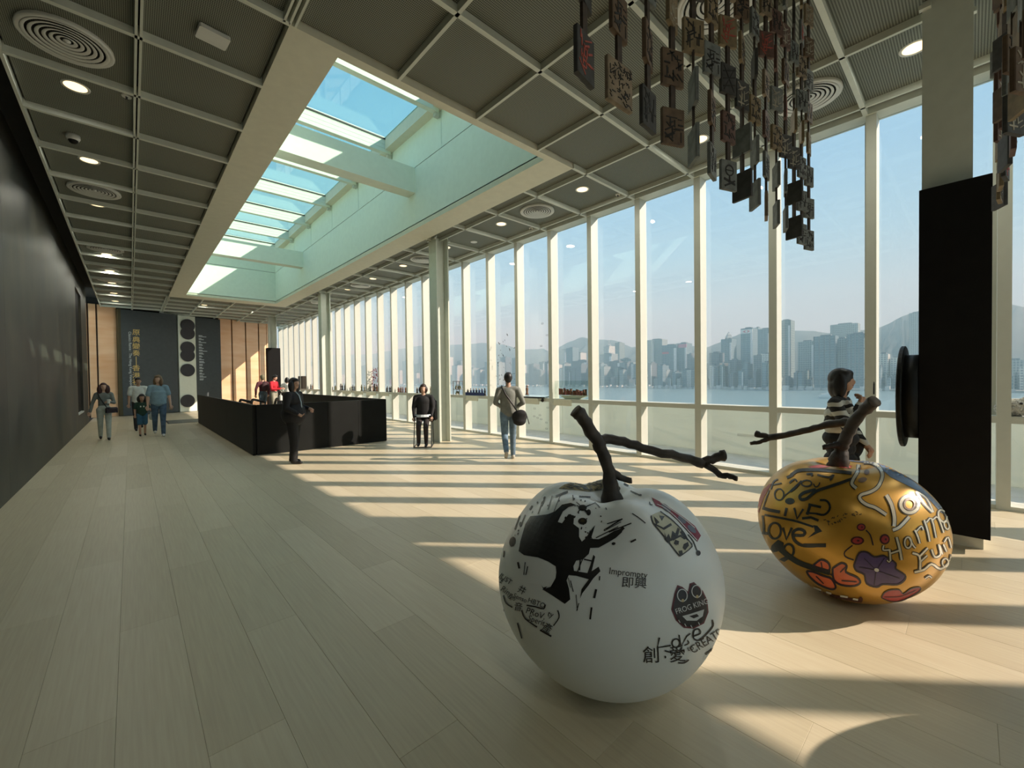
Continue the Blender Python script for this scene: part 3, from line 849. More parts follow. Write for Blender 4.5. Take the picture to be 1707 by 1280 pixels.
# ------------------------------------------------------------------ apple sculptures
def apple_mesh(r, H, seed, lobes, nth=96, nph=64):
    rr = random.Random(seed)
    ph0 = [rr.uniform(0, 6.28) for _ in range(4)]
    def surf(t, p):
        rho = math.sin(p) * (1 + .06 * math.cos(p)); z = math.cos(p)
        if p < PI / 2: z -= .22 * math.exp(-(rho / .28) ** 2)
        else: z += .05 * math.exp(-(rho / .2) ** 2)
        w = math.exp(-((p - .62) / .38) ** 2)
        lump = lobes * w * math.cos(5 * t + ph0[0]) + lobes * .35 * math.sin(3 * t + ph0[1]) * math.sin(p) ** 2 * math.exp(-((p - 1.1) / .5) ** 2)
        return rho * (1 + lump * .5), z + lump * .7
    vs = []
    for j in range(nph + 1):
        p = PI * j / nph
        for k in range(nth):
            t = 2 * PI * k / nth
            rho, z = surf(t, p)
            vs.append((rho * math.cos(t), rho * math.sin(t), z))
    V = np.array(vs)
    zmin, zmax = V[:, 2].min(), np.percentile(V[:, 2], 99.6)
    V[:, 2] = (V[:, 2] - zmin) / (zmax - zmin) * H
    V[:, :2] *= r / np.percentile(np.hypot(V[:, 0], V[:, 1]), 99.5)
    fs = [(j * nth + k, (j + 1) * nth + k, (j + 1) * nth + (k + 1) % nth, j * nth + (k + 1) % nth) for j in range(nph) for k in range(nth)]
    return V, fs
class Decal:
    """paint laid onto a curved surface: flat outlines read off the photograph are carried onto the mesh and follow it"""
    def __init__(s, V, F, loc, cx, cy, sc):
        s.V = [tuple(v + np.array(loc)) for v in V]
        s.b = BVHTree.FromPolygons(s.V, F); s.loc = np.array(loc); s.o = (cx, cy, sc); s.layers = {}
    def at(s, p):
        d = ray(p); h, n, i, dist = s.b.ray_cast(Vector((0, 0, CAMH)), Vector(d).normalized())
        return h, n
    def tri(s, key, pts, tris, lift, maxe=5.0):
        pts = [np.array(p, float) for p in pts]; todo = list(tris); done = []
        mid = {}
        while todo:
            a, b, c = todo.pop()
            e = [(np.linalg.norm(pts[a] - pts[b]), a, b, c), (np.linalg.norm(pts[b] - pts[c]), b, c, a), (np.linalg.norm(pts[c] - pts[a]), c, a, b)]
            L_, i, j, k = max(e, key=lambda q: q[0])
            if L_ <= maxe or len(pts) > 9000: done.append((a, b, c)); continue
            kk = (min(i, j), max(i, j))
            if kk not in mid: mid[kk] = len(pts); pts.append((pts[i] + pts[j]) / 2)
            m_ = mid[kk]; todo += [(i, m_, k), (m_, j, k)]
        co = []; ok = []
        for p in pts:
            h, n = s.at(p)
            if h is None: co.append((0, 0, 0)); ok.append(False)
            else: co.append(tuple(np.array(h) + np.array(n) * lift - s.loc)); ok.append(n.dot(Vector(ray(p))) < -.02)
        done = [t for t in done if all(ok[q] for q in t)]
        g = s.layers.setdefault(key, G())
        g.add(co, done)
    def px(s, q, crop): return (crop[0] + q[0] / crop[2], crop[1] + q[1] / crop[2])
    def poly(s, key, q, crop, lift=.002):
        P = [s.px(a, crop) for a in q]
        tr_ = tessellate_polygon([[Vector((a, b, 0)) for a, b in P]])
        s.tri(key, P, [tuple(t) for t in tr_], lift)
    def stroke(s, key, q, w, crop, lift=.003, taper=False, smooth=True):
        P = [np.array(s.px(a, crop)) for a in q]
        if smooth and len(P) > 2:
            o = []
            for i in range(len(P) - 1):
                p0, p1, p2, p3 = P[max(i - 1, 0)], P[i], P[i + 1], P[min(i + 2, len(P) - 1)]
                for t in (0, .34, .67):
                    o.append(.5 * (2 * p1 + (p2 - p0) * t + (2 * p0 - 5 * p1 + 4 * p2 - p3) * t * t + (3 * p1 - p0 - 3 * p2 + p3) * t ** 3))
            P = o + [P[-1]]
        L_, Rr = [], []
        for i, p in enumerate(P):
            t = P[min(i + 1, len(P) - 1)] - P[max(i - 1, 0)]; t = t / (np.linalg.norm(t) + 1e-9); n = np.array([-t[1], t[0]])
            ww = w / crop[2] / 2
            if taper: ww *= max(.15, 1 - i / (len(P) - 1))
            L_.append(p + n * ww); Rr.append(p - n * ww)
        n = len(P); pts = L_ + Rr; tris = []
        for i in range(n - 1): tris += [(i, i + 1, n + i), (i + 1, n + i + 1, n + i)]
        s.tri(key, pts, tris, lift)
    def ring(s, key, c, rx, ry, w, crop, lift=.003, rot=0.0):
        q = [(c[0] + rx * math.cos(a) * math.cos(rot) - ry * math.sin(a) * math.sin(rot), c[1] + rx * math.cos(a) * math.sin(rot) + ry * math.sin(a) * math.cos(rot)) for a in np.linspace(0, 2 * PI, 17)]
        s.stroke(key, q, w, crop, lift)
    def disc(s, key, c, rx, ry, crop, lift=.002, rot=0.0):
        q = [(c[0] + rx * math.cos(a) * math.cos(rot) - ry * math.sin(a) * math.sin(rot), c[1] + rx * math.cos(a) * math.sin(rot) + ry * math.sin(a) * math.cos(rot)) for a in np.linspace(0, 2 * PI, 15)[:-1]]
        s.poly(key, q, crop, lift)
    def text(s, key, body, c, size, crop, rot=0.0, xs=1.0, lift=.003, shear=0.0):
        v, t = text_mesh(body, size)
        cr, sr = math.cos(rot), math.sin(rot)
        P = []
        for p in v:
            x, y = p[0] * xs + p[1] * shear, -p[1]
            P.append(s.px((c[0] + x * cr - y * sr, c[1] + x * sr + y * cr), crop))
        s.tri(key, P, t, lift, 6)
    def out(s, parent, mats):
        for key, g in s.layers.items():
            if g.f: stuff(g.out(key, mats[key], parent))

def branch(name, t, loc, chains, mats):
    """each chain: list of (px, py, depth offset, radius in m); built where it stands, relative to the sculpture"""
    g = G()
    for ch in chains:
        pts, rs = [], []
        for (px, py, dd, r) in ch:
            d = ray((px, py)); base = math.hypot(loc[0], loc[1]); k = (base + dd) / math.hypot(d[0], d[1])
            pts.append(np.array([d[0] * k, d[1] * k, CAMH + d[2] * k]) - np.array(loc)); rs.append(r)
        q, rr_ = [], []
        for i in range(len(pts) - 1):
            for f in (0, .34, .67):
                q.append(pts[i] * (1 - f) + pts[i + 1] * f + RNG.normal(0, .003, 3) * (0 < f)); rr_.append((rs[i] * (1 - f) + rs[i + 1] * f) * (1 + RNG.normal(0, .05)))
        q.append(pts[-1]); rr_.append(rs[-1])
        g.tube(q, rr_, 12, 0, 1, jit=.14)
    return g.out(name, mats, t, True)

# white one
WA = (1.875, 1.331, 0.0)
V, Fc = apple_mesh(.579, .989, 5, .055)
wa = thing('apple_sculpture', 'giant white apple sculpture with black ink tree and a bare branch for a stem', 'sculpture', WA)
M['whiteapple'] = mat('white_lacquer', (.78, .81, .80), .38, var=.025, scale=3)
new_obj('apple_body', V, Fc, M['whiteapple'], wa, True)
branch('branch_stem', wa, WA, [
    [(1023, 850, .0, .072), (1021, 836, .0, .062), (1018, 812, -.01, .04), (1016, 786, -.02, .032), (1004, 752, -.03, .034), (997, 735, -.03, .036), (980, 710, -.06, .034), (969, 694, -.08, .034), (959, 684, -.1, .036)],
    [(1015, 784, -.02, .028), (1030, 792, -.01, .020), (1043, 799, 0, .016), (1053, 801, 0, .015)],
    [(996, 736, -.03, .03), (1011, 731, .0, .026), (1040, 736, .04, .025), (1070, 747, .08, .024), (1120, 757, .14, .024), (1150, 765, .18, .023), (1172, 773, .2, .027)],
    [(1168, 771, .2, .023), (1186, 767, .22, .022), (1200, 761, .24, .024), (1209, 758, .25, .026)],
    [(1176, 774, .2, .021), (1192, 784, .19, .017), (1204, 793, .18, .016), (1216, 794, .17, .014), (1229, 798, .16, .013)]], [M['bark'], M['barkend']])
D = Decal(V, Fc, WA, 0, 0, 1)
A_, B_ = (820, 780, 4.268), (1000, 800, 4.0)
K = 'ink_painting'
D.poly(K, [(240, 400), (275, 345), (330, 340), (400, 330), (450, 310), (500, 262), (560, 250), (600, 265), (545, 280), (505, 312), (485, 352), (470, 385), (500, 395), (545, 330), (585, 340), (580, 400), (620, 430), (620, 490), (640, 525), (665, 505), (715, 430), (735, 410), (705, 505), (760, 508), (820, 480), (870, 450), (935, 428), (925, 460), (880, 500), (830, 530), (760, 568), (700, 570), (690, 612), (650, 650), (600, 660), (580, 700), (585, 732), (680, 748), (698, 700), (722, 618), (735, 632), (710, 735), (760, 703), (772, 735), (722, 785), (690, 832), (645, 890), (628, 928), (638, 862), (690, 792), (600, 767), (548, 762), (532, 800), (550, 860), (558, 935), (545, 945), (520, 966), (440, 912), (360, 862), (420, 845), (455, 782), (460, 740), (455, 700), (400, 665), (330, 636), (230, 620), (192, 592), (205, 520)], A_)
for q, w in [([(655, 650), (720, 665)], 9), ([(630, 640), (625, 730)], 9), ([(665, 600), (610, 740)], 7), ([(270, 395), (240, 470)], 6), ([(300, 395), (280, 470)], 5), ([(330, 390), (318, 450)], 5), ([(600, 270), (660, 285), (735, 250), (770, 285)], 6), ([(640, 285), (610, 320)], 7), ([(650, 290), (690, 330)], 14), ([(640, 280), (600, 245)], 5), ([(700, 265), (640, 290)], 8), ([(740, 560), (700, 480)], 6),
             ([(820, 400), (930, 365)], 8), ([(800, 450), (920, 385)], 5), ([(740, 500), (900, 420)], 7), ([(560, 800), (580, 880)], 6), ([(545, 780), (560, 850)], 4), ([(600, 900), (610, 1010)], 5), ([(742, 862), (728, 925)], 16), ([(710, 990), (700, 1075)], 12), ([(620, 960), (605, 1015)], 6), ([(768, 770), (765, 800)], 8), ([(188, 670), (198, 715)], 13), ([(240, 670), (230, 760)], 6), ([(258, 700), (245, 760)], 7), ([(185, 1100), (215, 1210)], 9), ([(80, 1000), (90, 1050)], 14), ([(90, 590), (86, 635)], 8), ([(455, 205), (540, 170)], 14), ([(380, 205), (355, 275)], 9), ([(290, 270), (270, 300)], 10), ([(240, 335), (205, 420)], 7), ([(205, 330), (165, 440)], 8), ([(575, 195), (580, 235)], 7), ([(620, 205), (700, 210)], 10), ([(810, 285), (818, 300)], 6), ([(430, 200), (400, 300)], 5), ([(490, 190), (440, 320)], 4), ([(360, 240), (330, 330)], 5)]:
    D.stroke(K, q, w, A_, smooth=False)
D.disc(K, (148, 525), 22, 36, A_, rot=.25); D.disc(K, (205, 402), 10, 18, A_); D.disc(K, (645, 285), 30, 22, A_); D.disc(K, (688, 318), 16, 22, A_); D.disc(K, (865, 540), 12, 10, A_); D.disc(K, (645, 380), 32, 24, A_, .002); D.disc('brown_spots', (645, 378), 15, 10, A_, .0035); D.disc(K, (900, 148), 14, 16, A_); D.stroke(K, [(895, 110), (902, 150)], 7, A_)
for _ in range(60):
    a, r = RNG.random() * 6.28, RNG.random() ** .5
    x, y = 480 + 330 * r * math.cos(a), 420 + 230 * r * math.sin(a)
    D.disc(K, (x, y), 2 + 5 * RNG.random(), 3 + 8 * RNG.random(), A_, rot=.4)
D.poly('nest_patch', [(475, 148), (520, 118), (600, 92), (690, 78), (760, 78), (812, 92), (815, 132), (765, 160), (690, 170), (600, 158)], A_)
for _ in range(26):
    x, y = RNG.uniform(520, 800), RNG.uniform(90, 158)
    D.stroke(K, [(x, y), (x + RNG.uniform(20, 70), y + RNG.uniform(-14, 22))], 4, A_, .0035, smooth=False)
D.poly(K, [(372, 868), (352, 832), (368, 850), (395, 842)], A_)
T = 'ink_lettering'
for body, c, sz, rot in (('JUST', (100, 790), 52, .62), ('#', (62, 800), 70, .6), ('井', (215, 870), 62, .5), ('Ring', (110, 880), 58, .62), ('go', (155, 925), 42, .6), ('Senso', (205, 925), 46, .42), ('音', (190, 990), 66, .2), ('HBTO', (320, 960), 50, .35), ('PRoV.', (315, 1035), 62, .35), ('ty', (420, 1040), 56, .4), ('Sperit', (320, 1085), 56, .35), ('產', (395, 1140), 74, .5)):
    D.text(T, body, c, sz, A_, rot, xs=.95)
D.stroke(T, [(85, 905), (105, 960), (150, 990)], 9, A_); D.stroke(T, [(215, 1010), (240, 1070), (325, 1130)], 9, A_); D.stroke(T, [(345, 1150), (425, 1195)], 12, A_); D.stroke(T, [(470, 1010), (480, 1060), (440, 1120)], 8, A_); D.stroke(T, [(250, 975), (310, 985), (370, 1000), (382, 970)], 9, A_)
D.text(T, 'Imprompty', (188, 622), 62, B_, .12, xs=.92); D.text(T, '即興', (228, 690), 78, B_, .06, xs=1.1)
D.stroke(T, [(395, 1048), (382, 1115), (470, 1100)], 10, B_, smooth=False); D.ring(T, (505, 1085), 26, 28, 9, B_); D.stroke(T, [(525, 1030), (540, 1105), (575, 1040), (600, 1020)], 9, B_, smooth=False); D.stroke(T, [(560, 1100), (590, 1085), (580, 1065)], 7, B_)
D.stroke(T, [(615, 1040), (665, 1020), (655, 992), (625, 1000), (620, 1050), (660, 1065), (715, 1015), (750, 970), (745, 930)], 11, B_)
D.text(T, 'to', (600, 1118), 50, B_, -.3); D.text(T, 'CREATE', (705, 1075), 78, B_, -.55, xs=.85); D.stroke(T, [(700, 1160), (755, 1115), (790, 1050), (795, 1010)], 12, B_)
D.text(T, '創', (342, 1170), 120, B_, -.05); D.text(T, '愛', (515, 1165), 116, B_, -.08); D.stroke(T, [(430, 1135), (500, 1150), (560, 1130)], 9, B_); D.stroke(T, [(520, 1215), (560, 1215), (590, 1195)], 9, B_); D.disc(T, (435, 1178), 6, 9, B_)
# sticker-like face with the two words
D.poly('face_border', [(475, 862), (495, 760), (515, 700), (548, 712), (586, 745), (598, 690), (625, 680), (684, 738), (714, 800), (722, 880), (692, 955), (622, 990), (558, 985), (505, 935)], B_, .002)
D.poly('face_dark', [(485, 862), (503, 765), (520, 715), (545, 722), (586, 762), (606, 700), (625, 692), (676, 745), (704, 802), (712, 880), (684, 946), (620, 978), (562, 973), (514, 930)], B_, .0032)
for c in ((545, 768), (640, 742)):
    D.ring('face_white', c, 32, 40, 6, B_, .0045, -.1)
    D.disc('face_gold', (c[0] + 3, c[1] + 34), 9, 11, B_, .0048)
D.poly('face_white', [(545, 905), (600, 890), (690, 860), (680, 905), (640, 935), (575, 935)], B_, .0042); D.poly('face_dark', [(590, 905), (640, 890), (655, 905), (620, 920)], B_, .005)
D.text('face_white', 'FROG KING', (607, 842), 52, B_, -.33, xs=.82, lift=.0048)
for q in ((520, 930), (560, 955), (600, 965), (650, 945)): D.stroke('face_white', [q, (q[0] + 10, q[1] + 18)], 5, B_, .0045, smooth=False)
# totem and striped strip near the top right
D.poly('totem_cream', [(338, 240), (370, 222), (400, 212), (440, 235), (470, 262), (540, 330), (585, 400), (612, 445), (575, 475), (530, 510), (490, 460), (440, 395), (395, 340), (355, 290)], B_)
for q in ([(372, 300), (358, 245), (395, 285)], [(395, 240), (410, 275), (430, 245)], [(360, 290), (420, 320), (470, 290), (478, 305), (425, 335), (370, 305)], [(425, 345), (440, 385), (455, 360), (470, 395), (480, 340), (500, 360), (515, 320), (530, 330), (515, 385), (470, 410), (435, 400)], [(450, 400), (470, 420), (455, 415)], [(480, 410), (500, 380), (540, 365), (570, 395), (560, 400), (535, 380), (505, 395)], [(490, 425), (510, 440), (500, 400), (525, 410), (520, 435)], [(520, 475), (545, 470), (550, 495), (530, 508)], [(555, 430), (585, 415), (590, 440), (565, 470), (550, 455)], [(540, 340), (590, 400), (580, 405), (530, 350)], [(430, 375), (465, 410), (450, 420), (428, 395)]):
    D.poly('totem_black', q, B_, .0034)
for q in ([(340, 240), (355, 290), (395, 340), (440, 395), (490, 460), (530, 510)], [(400, 212), (470, 262), (540, 330), (585, 400), (612, 445), (530, 510)]): D.stroke('totem_black', q, 7, B_, .0036)
D.poly('strip_red', [(345, 118), (400, 146), (480, 196), (560, 252), (632, 308), (672, 372), (648, 412), (590, 352), (520, 272), (440, 200), (372, 172)], B_)
for c, rx in (((440, 188), 40), ((545, 268), 34), ((610, 330), 36)): D.disc('strip_grey', c, rx, 16, B_, .0034, .75)
for q in ([(400, 150), (480, 205), (560, 262), (630, 322)], [(380, 165), (440, 195), (520, 268), (590, 345), (645, 405)]): D.stroke('strip_white', q, 5, B_, .0038)
D.stroke(K, [(585, 365), (620, 410), (640, 460), (652, 480)], 6, B_); D.disc(K, (655, 488), 15, 18, B_); D.stroke(K, [(205, 75), (270, 105)], 7, B_, smooth=False); D.disc(K, (268, 102), 12, 6, B_); D.stroke(K, [(330, 148), (335, 165), (350, 168)], 6, B_); D.stroke(K, [(215, 225), (260, 255), (303, 290)], 6, B_); D.stroke(K, [(205, 415), (240, 398)], 12, B_, smooth=False); D.stroke(K, [(160, 25), (190, 40)], 10, B_, smooth=False); D.disc(K, (92, 425), 13, 9, B_); D.stroke(K, [(5, 430), (80, 375), (130, 345), (160, 318)], 20, B_); D.stroke(K, [(40, 330), (150, 262)], 9, B_, smooth=False); D.stroke(K, [(60, 350), (210, 290)], 8, B_, smooth=False)
M['ink'] = mat('black_ink', (.008, .008, .008), .5, var=.2)
D.out(wa, {K: M['ink'], T: M['ink'], 'brown_spots': mat('brown_ink', (.05, .04, .01), .6, var=.2), 'nest_patch': mat('nest_paint', (.02, .02, .015), .6, col2=(.42, .34, .16), scale=45, contrast=.12), 'face_border': mat('dark_red_paint', (.12, .02, .03), .5, var=.3, scale=20), 'face_dark': mat('face_black_paint', (.012, .012, .016), .4, var=.3), 'face_white': mat('face_white_paint', (.62, .64, .64), .5, var=.1), 'face_gold': mat('face_gold_paint', (.5, .4, .22), .5, var=.1), 'totem_cream': mat('cream_paint', (.5, .49, .36), .6, var=.1), 'totem_black': M['ink'], 'strip_red': mat('crimson_paint', (.25, .02, .05), .5, var=.2, scale=20), 'strip_grey': mat('grey_blue_paint', (.14, .15, .2), .5, var=.2), 'strip_white': mat('strip_white_paint', (.66, .62, .62), .5, var=.1)})

# gold one
GA = (3.83, .62, 0.0)
V, Fc = apple_mesh(.552, .944, 11, .02)
_e = np.array([.80, -.60, 0]); _n = V - np.array([0, 0, .44]); _n = _n / (np.linalg.norm(_n, axis=1)[:, None] + 1e-9)
V = V * np.array([.985, .985, 1.0]) + _e * (.055 * np.exp(-((1 - _n @ _e) / .10)))[:, None] - _e * (.03 * np.exp(-((1 + _n @ _e) / .12)))[:, None]
ga = thing('apple_sculpture', 'giant gold apple sculpture painted with words and flowers, bare branch for a stem', 'sculpture', GA)
M['goldapple'] = mat('gold_paint', (.50, .27, .035), .30, .45, var=.18, scale=4, spec=.6)
new_obj('apple_body', V, Fc, M['goldapple'], ga, True)
branch('branch_stem', ga, GA, [
    [(1397, 782, .0, .075), (1398, 768, .0, .062), (1402, 752, .0, .040), (1405, 739, -.01, .040), (1413, 722, -.02, .037), (1419, 711, -.03, .038), (1434, 690, -.06, .036), (1447, 678, -.09, .038), (1458, 669, -.12, .040)],
    [(1404, 740, -.01, .03), (1392, 741, -.03, .022), (1380, 745, -.05, .018), (1371, 746, -.06, .017)],
    [(1421, 709, -.03, .032), (1409, 703, .0, .028), (1385, 707, .04, .026), (1358, 713, .08, .024), (1332, 720, .12, .024), (1310, 725, .16, .024), (1283, 729, .2, .026)],
    [(1286, 729, .2, .022), (1272, 726, .22, .024), (1260, 723, .23, .028)],
    [(1284, 730, .2, .020), (1270, 735, .19, .017), (1262, 738, .18, .015), (1251, 739, .17, .014)]], [M['bark'], M['barkend']])
D = Decal(V, Fc, GA, 0, 0, 1)
C_, E_ = (1255, 740, 4.738), (1400, 740, 4.74)
K = 'dark_lettering'
D.stroke(K, [(300, 250), (360, 212), (470, 205), (600, 212), (780, 232)], 26, C_); D.stroke(K, [(780, 278), (690, 310), (600, 340), (500, 375), (430, 430), (385, 440), (372, 415), (400, 388), (450, 372), (500, 362)], 24, C_)
D.ring(K, (425, 312), 40, 24, 11, C_); D.stroke(K, [(480, 315), (495, 340), (520, 330), (530, 305)], 10, C_); D.stroke(K, [(270, 268), (320, 245)], 22, C_, smooth=False); D.stroke(K, [(290, 310), (330, 280), (350, 300)], 14, C_); D.stroke(K, [(385, 290), (350, 340), (300, 380)], 10, C_); D.stroke(K, [(425, 240), (470, 235), (460, 255)], 16, C_); D.stroke(K, [(510, 245), (600, 265), (640, 245), (610, 290)], 15, C_)
D.stroke(K, [(145, 360), (165, 300), (200, 280)], 12, C_); D.stroke(K, [(160, 325), (230, 310)], 10, C_); D.ring(K, (210, 400), 36, 44, 11, C_); D.stroke(K, [(240, 420), (300, 370), (385, 290)], 9, C_)
D.stroke(K, [(132, 365), (105, 440), (85, 500)], 9, C_); D.stroke(K, [(78, 505), (130, 522), (215, 538)], 26, C_, smooth=False)
D.disc(K, (293, 452), 38, 26, C_); D.stroke(K, [(268, 505), (255, 570)], 20, C_, smooth=False); D.stroke(K, [(328, 505), (350, 590), (400, 515)], 17, C_, smooth=False); D.stroke(K, [(440, 478), (540, 500)], 20, C_, smooth=False); D.stroke(K, [(455, 478), (430, 560)], 22, C_, smooth=False); D.stroke(K, [(390, 588), (460, 580), (520, 605)], 20, C_, smooth=False); D.stroke(K, [(420, 545), (500, 550)], 14, C_, smooth=False)
D.stroke(K, [(530, 445), (580, 448), (608, 485), (600, 530), (560, 560), (500, 550)], 17, C_)
D.stroke(K, [(95, 560), (200, 580), (350, 612), (480, 655)], 17, C_); D.poly(K, [(480, 640), (510, 645), (548, 690), (510, 705), (430, 745), (490, 690)], C_)
D.stroke(K, [(80, 565), (88, 640), (90, 705)], 17, C_, smooth=False); D.stroke(K, [(75, 700), (125, 708)], 22, C_, smooth=False); D.ring(K, (175, 685), 48, 62, 17, C_); D.stroke(K, [(240, 660), (265, 755), (310, 660)], 20, C_, smooth=False)
D.stroke(K, [(330, 720), (400, 720), (408, 688), (360, 672), (318, 700), (330, 760), (390, 800), (480, 805), (578, 795)], 24, C_); D.stroke(K, [(400, 800), (578, 800)], 30, C_, smooth=False)
D.poly(K, [(135, 860), (150, 800), (200, 755), (245, 780), (240, 830), (190, 850)], C_); D.ring(K, (285, 840), 40, 50, 19, C_); D.stroke(K, [(220, 830), (300, 895), (400, 950), (610, 1015)], 42, C_); D.poly(K, [(205, 910), (270, 880), (300, 900), (250, 930)], C_)
for i in range(26):
    x, y = RNG.uniform(570, 860), RNG.uniform(-28, 28); y += 615 - .28 * (x - 570)
    a = RNG.random() * 3.14
    D.stroke('small_marks', [(x, y), (x + 22 * math.cos(a), y + 14 * math.sin(a))], 6, C_, smooth=False)
OUT = 'flower_outline'
def petal(key, q, crop, w=16):
    D.poly(key, q, crop, .002); D.stroke(OUT, q + [q[0]], w, crop, .0035)
petal('orange_flower', [(425, 1000), (480, 1008), (560, 1040), (622, 1062), (655, 1130), (612, 1142), (520, 1105), (450, 1045)], C_); petal('orange_flower', [(480, 955), (540, 912), (598, 940), (605, 990), (545, 995)], C_); petal('orange_flower', [(630, 980), (700, 938), (742, 962), (735, 1010), (820, 1050), (848, 1090), (800, 1118), (700, 1110), (640, 1068)], C_)
for q in ([(700, 1075), (820, 1085)], [(540, 930), (550, 985)], [(690, 1010), (740, 960)], [(500, 1040), (560, 1100)], [(640, 1040), (600, 1020)]): D.stroke(OUT, q, 9, C_, .0045, smooth=False)
petal('purple_flower', [(110, 960), (150, 862), (210, 852), (270, 890), (340, 880), (380, 900), (440, 940), (440, 985), (510, 1030), (508, 1072), (450, 1108), (340, 1105), (290, 1128), (210, 1100), (192, 1030), (130, 1000)], E_, 14)
for q in ([(280, 990), (190, 900)], [(290, 990), (350, 900)], [(300, 1000), (470, 1060)], [(285, 1000), (270, 1110)], [(270, 990), (150, 970)]): D.stroke(OUT, q, 5, E_, .0045, smooth=False)
D.disc('white_paint', (288, 991), 19, 14, E_, .005, .3)
petal('red_flower', [(328, 1212), (350, 1172), (400, 1150), (470, 1150), (500, 1182), (560, 1140), (632, 1130), (622, 1162), (560, 1200), (480, 1236), (400, 1240)], E_, 9); D.stroke(OUT, [(350, 1205), (480, 1200), (600, 1150)], 4, E_, .0045)
for c, rx, ry in (((168, 657), 36, 30), ((138, 763), 54, 34), ((354, 752), 40, 42)):
    D.disc('cherry_dark', c, rx, ry, E_, .0022); D.disc('red_flower', c, rx * .72, ry * .68, E_, .0034); D.disc('cherry_dark', (c[0] + 6, c[1]), rx * .2, ry * .22, E_, .0044)
for q in ([(205, 680), (240, 720), (262, 800)], [(100, 800), (40, 850), (45, 890), (110, 915)], [(340, 800), (345, 840), (380, 835)]): D.stroke(OUT, q, 10, E_)
def silver(q, w=18):
    D.stroke('silver_outline', q, w + 14, E_, .0026); D.stroke('silver_lettering', q, w, E_, .004)
silver([(365, 405), (405, 480), (428, 580), (425, 650)], 26); silver([(415, 680), (470, 655), (545, 575)], 22); D.ring('silver_outline', (548, 478), 70, 66, 36, E_, .0026); D.ring('silver_lettering', (548, 478), 70, 66, 22, E_, .004); D.ring('brown_ring', (548, 478), 40, 40, 14, E_, .004)
silver([(600, 375), (660, 470), (728, 540)], 15); silver([(600, 375), (680, 430), (735, 540)], 9); D.ring('silver_outline', (806, 570), 30, 50, 24, E_, .0026, -.4); D.ring('silver_lettering', (806, 570), 30, 50, 12, E_, .004, -.4)
silver([(445, 735), (470, 830), (485, 915)], 17); silver([(390, 830), (398, 920)], 14); silver([(400, 862), (470, 838)], 13); silver([(345, 800), (340, 835), (385, 835)], 12); silver([(400, 905), (388, 930), (370, 915)], 9)
D.ring('silver_outline', (535, 778), 26, 42, 24, E_, .0026); D.ring('silver_lettering', (535, 778), 26, 42, 12, E_, .004); silver([(545, 740), (575, 800), (595, 820)], 11); silver([(588, 680), (612, 730), (628, 785)], 12); silver([(600, 690), (640, 650), (655, 680)], 10); silver([(662, 600), (690, 690), (705, 770)], 13); silver([(680, 620), (720, 590), (755, 740)], 11); silver([(730, 600), (770, 580), (815, 700)], 11); D.ring('silver_outline', (838, 640), 18, 34, 20, E_, .0026, -.3); D.ring('silver_lettering', (838, 640), 18, 34, 9, E_, .004, -.3)
silver([(570, 860), (625, 885), (630, 990)], 15); silver([(630, 882), (690, 820)], 14); silver([(630, 930), (685, 878)], 12); silver([(720, 830), (745, 890), (790, 870), (775, 790)], 13); silver([(785, 800), (805, 870)], 10); silver([(812, 790), (838, 850)], 11); silver([(818, 775), (850, 735), (875, 820)], 10); silver([(585, 1010), (660, 990), (720, 945), (790, 985), (860, 930), (878, 870)], 15); D.ring('silver_outline', (828, 935), 24, 32, 20, E_, .0026); D.ring('silver_lettering', (828, 935), 24, 32, 10, E_, .004); silver([(670, 1060), (700, 1040), (720, 1055)], 8)
silver([(150, 165), (140, 220), (105, 280), (95, 320), (130, 352)], 22); silver([(190, 145), (260, 150), (320, 200), (335, 260), (300, 340), (240, 380), (165, 405), (160, 440), (210, 480), (280, 505), (365, 560)], 22); D.disc('brown_ring', (212, 225), 22, 20, E_, .003); D.disc('brown_ring', (178, 285), 36, 20, E_, .003, -.2)
D.poly('blue_patch', [(30, 98), (110, 98), (220, 112), (330, 140), (430, 180), (520, 250), (640, 340), (720, 415), (800, 495), (835, 560), (800, 545), (720, 455), (620, 372), (500, 312), (400, 262), (320, 190), (200, 150), (60, 135)], E_, .0018)
D.poly('red_edge', [(130, 318), (85, 360), (55, 430), (32, 540), (45, 560), (62, 500), (90, 420), (150, 312)], C_); D.stroke('red_edge', [(130, 870), (170, 900), (190, 960)], 12, C_); D.stroke('red_edge', [(210, 930), (260, 990), (300, 1060)], 22, C_); D.poly('red_edge', [(430, 180), (520, 165), (620, 178), (560, 192), (470, 192)], C_); D.poly('red_edge', [(680, 185), (740, 165), (790, 175), (760, 195)], C_)
D.stroke('cherry_dark', [(370, 1090), (450, 1140), (600, 1190), (860, 1240)], 22, C_); D.disc('cherry_dark', (850, 1225), 18, 22, C_, .0035)
for q in ([(372, 1062), (378, 1090)], [(415, 1098), (440, 1112)], [(480, 1130), (540, 1150)], [(580, 1165), (620, 1178)], [(690, 1195), (750, 1205)], [(790, 1218), (830, 1226)]): D.stroke('white_paint', q, 14, C_, .0045, smooth=False)
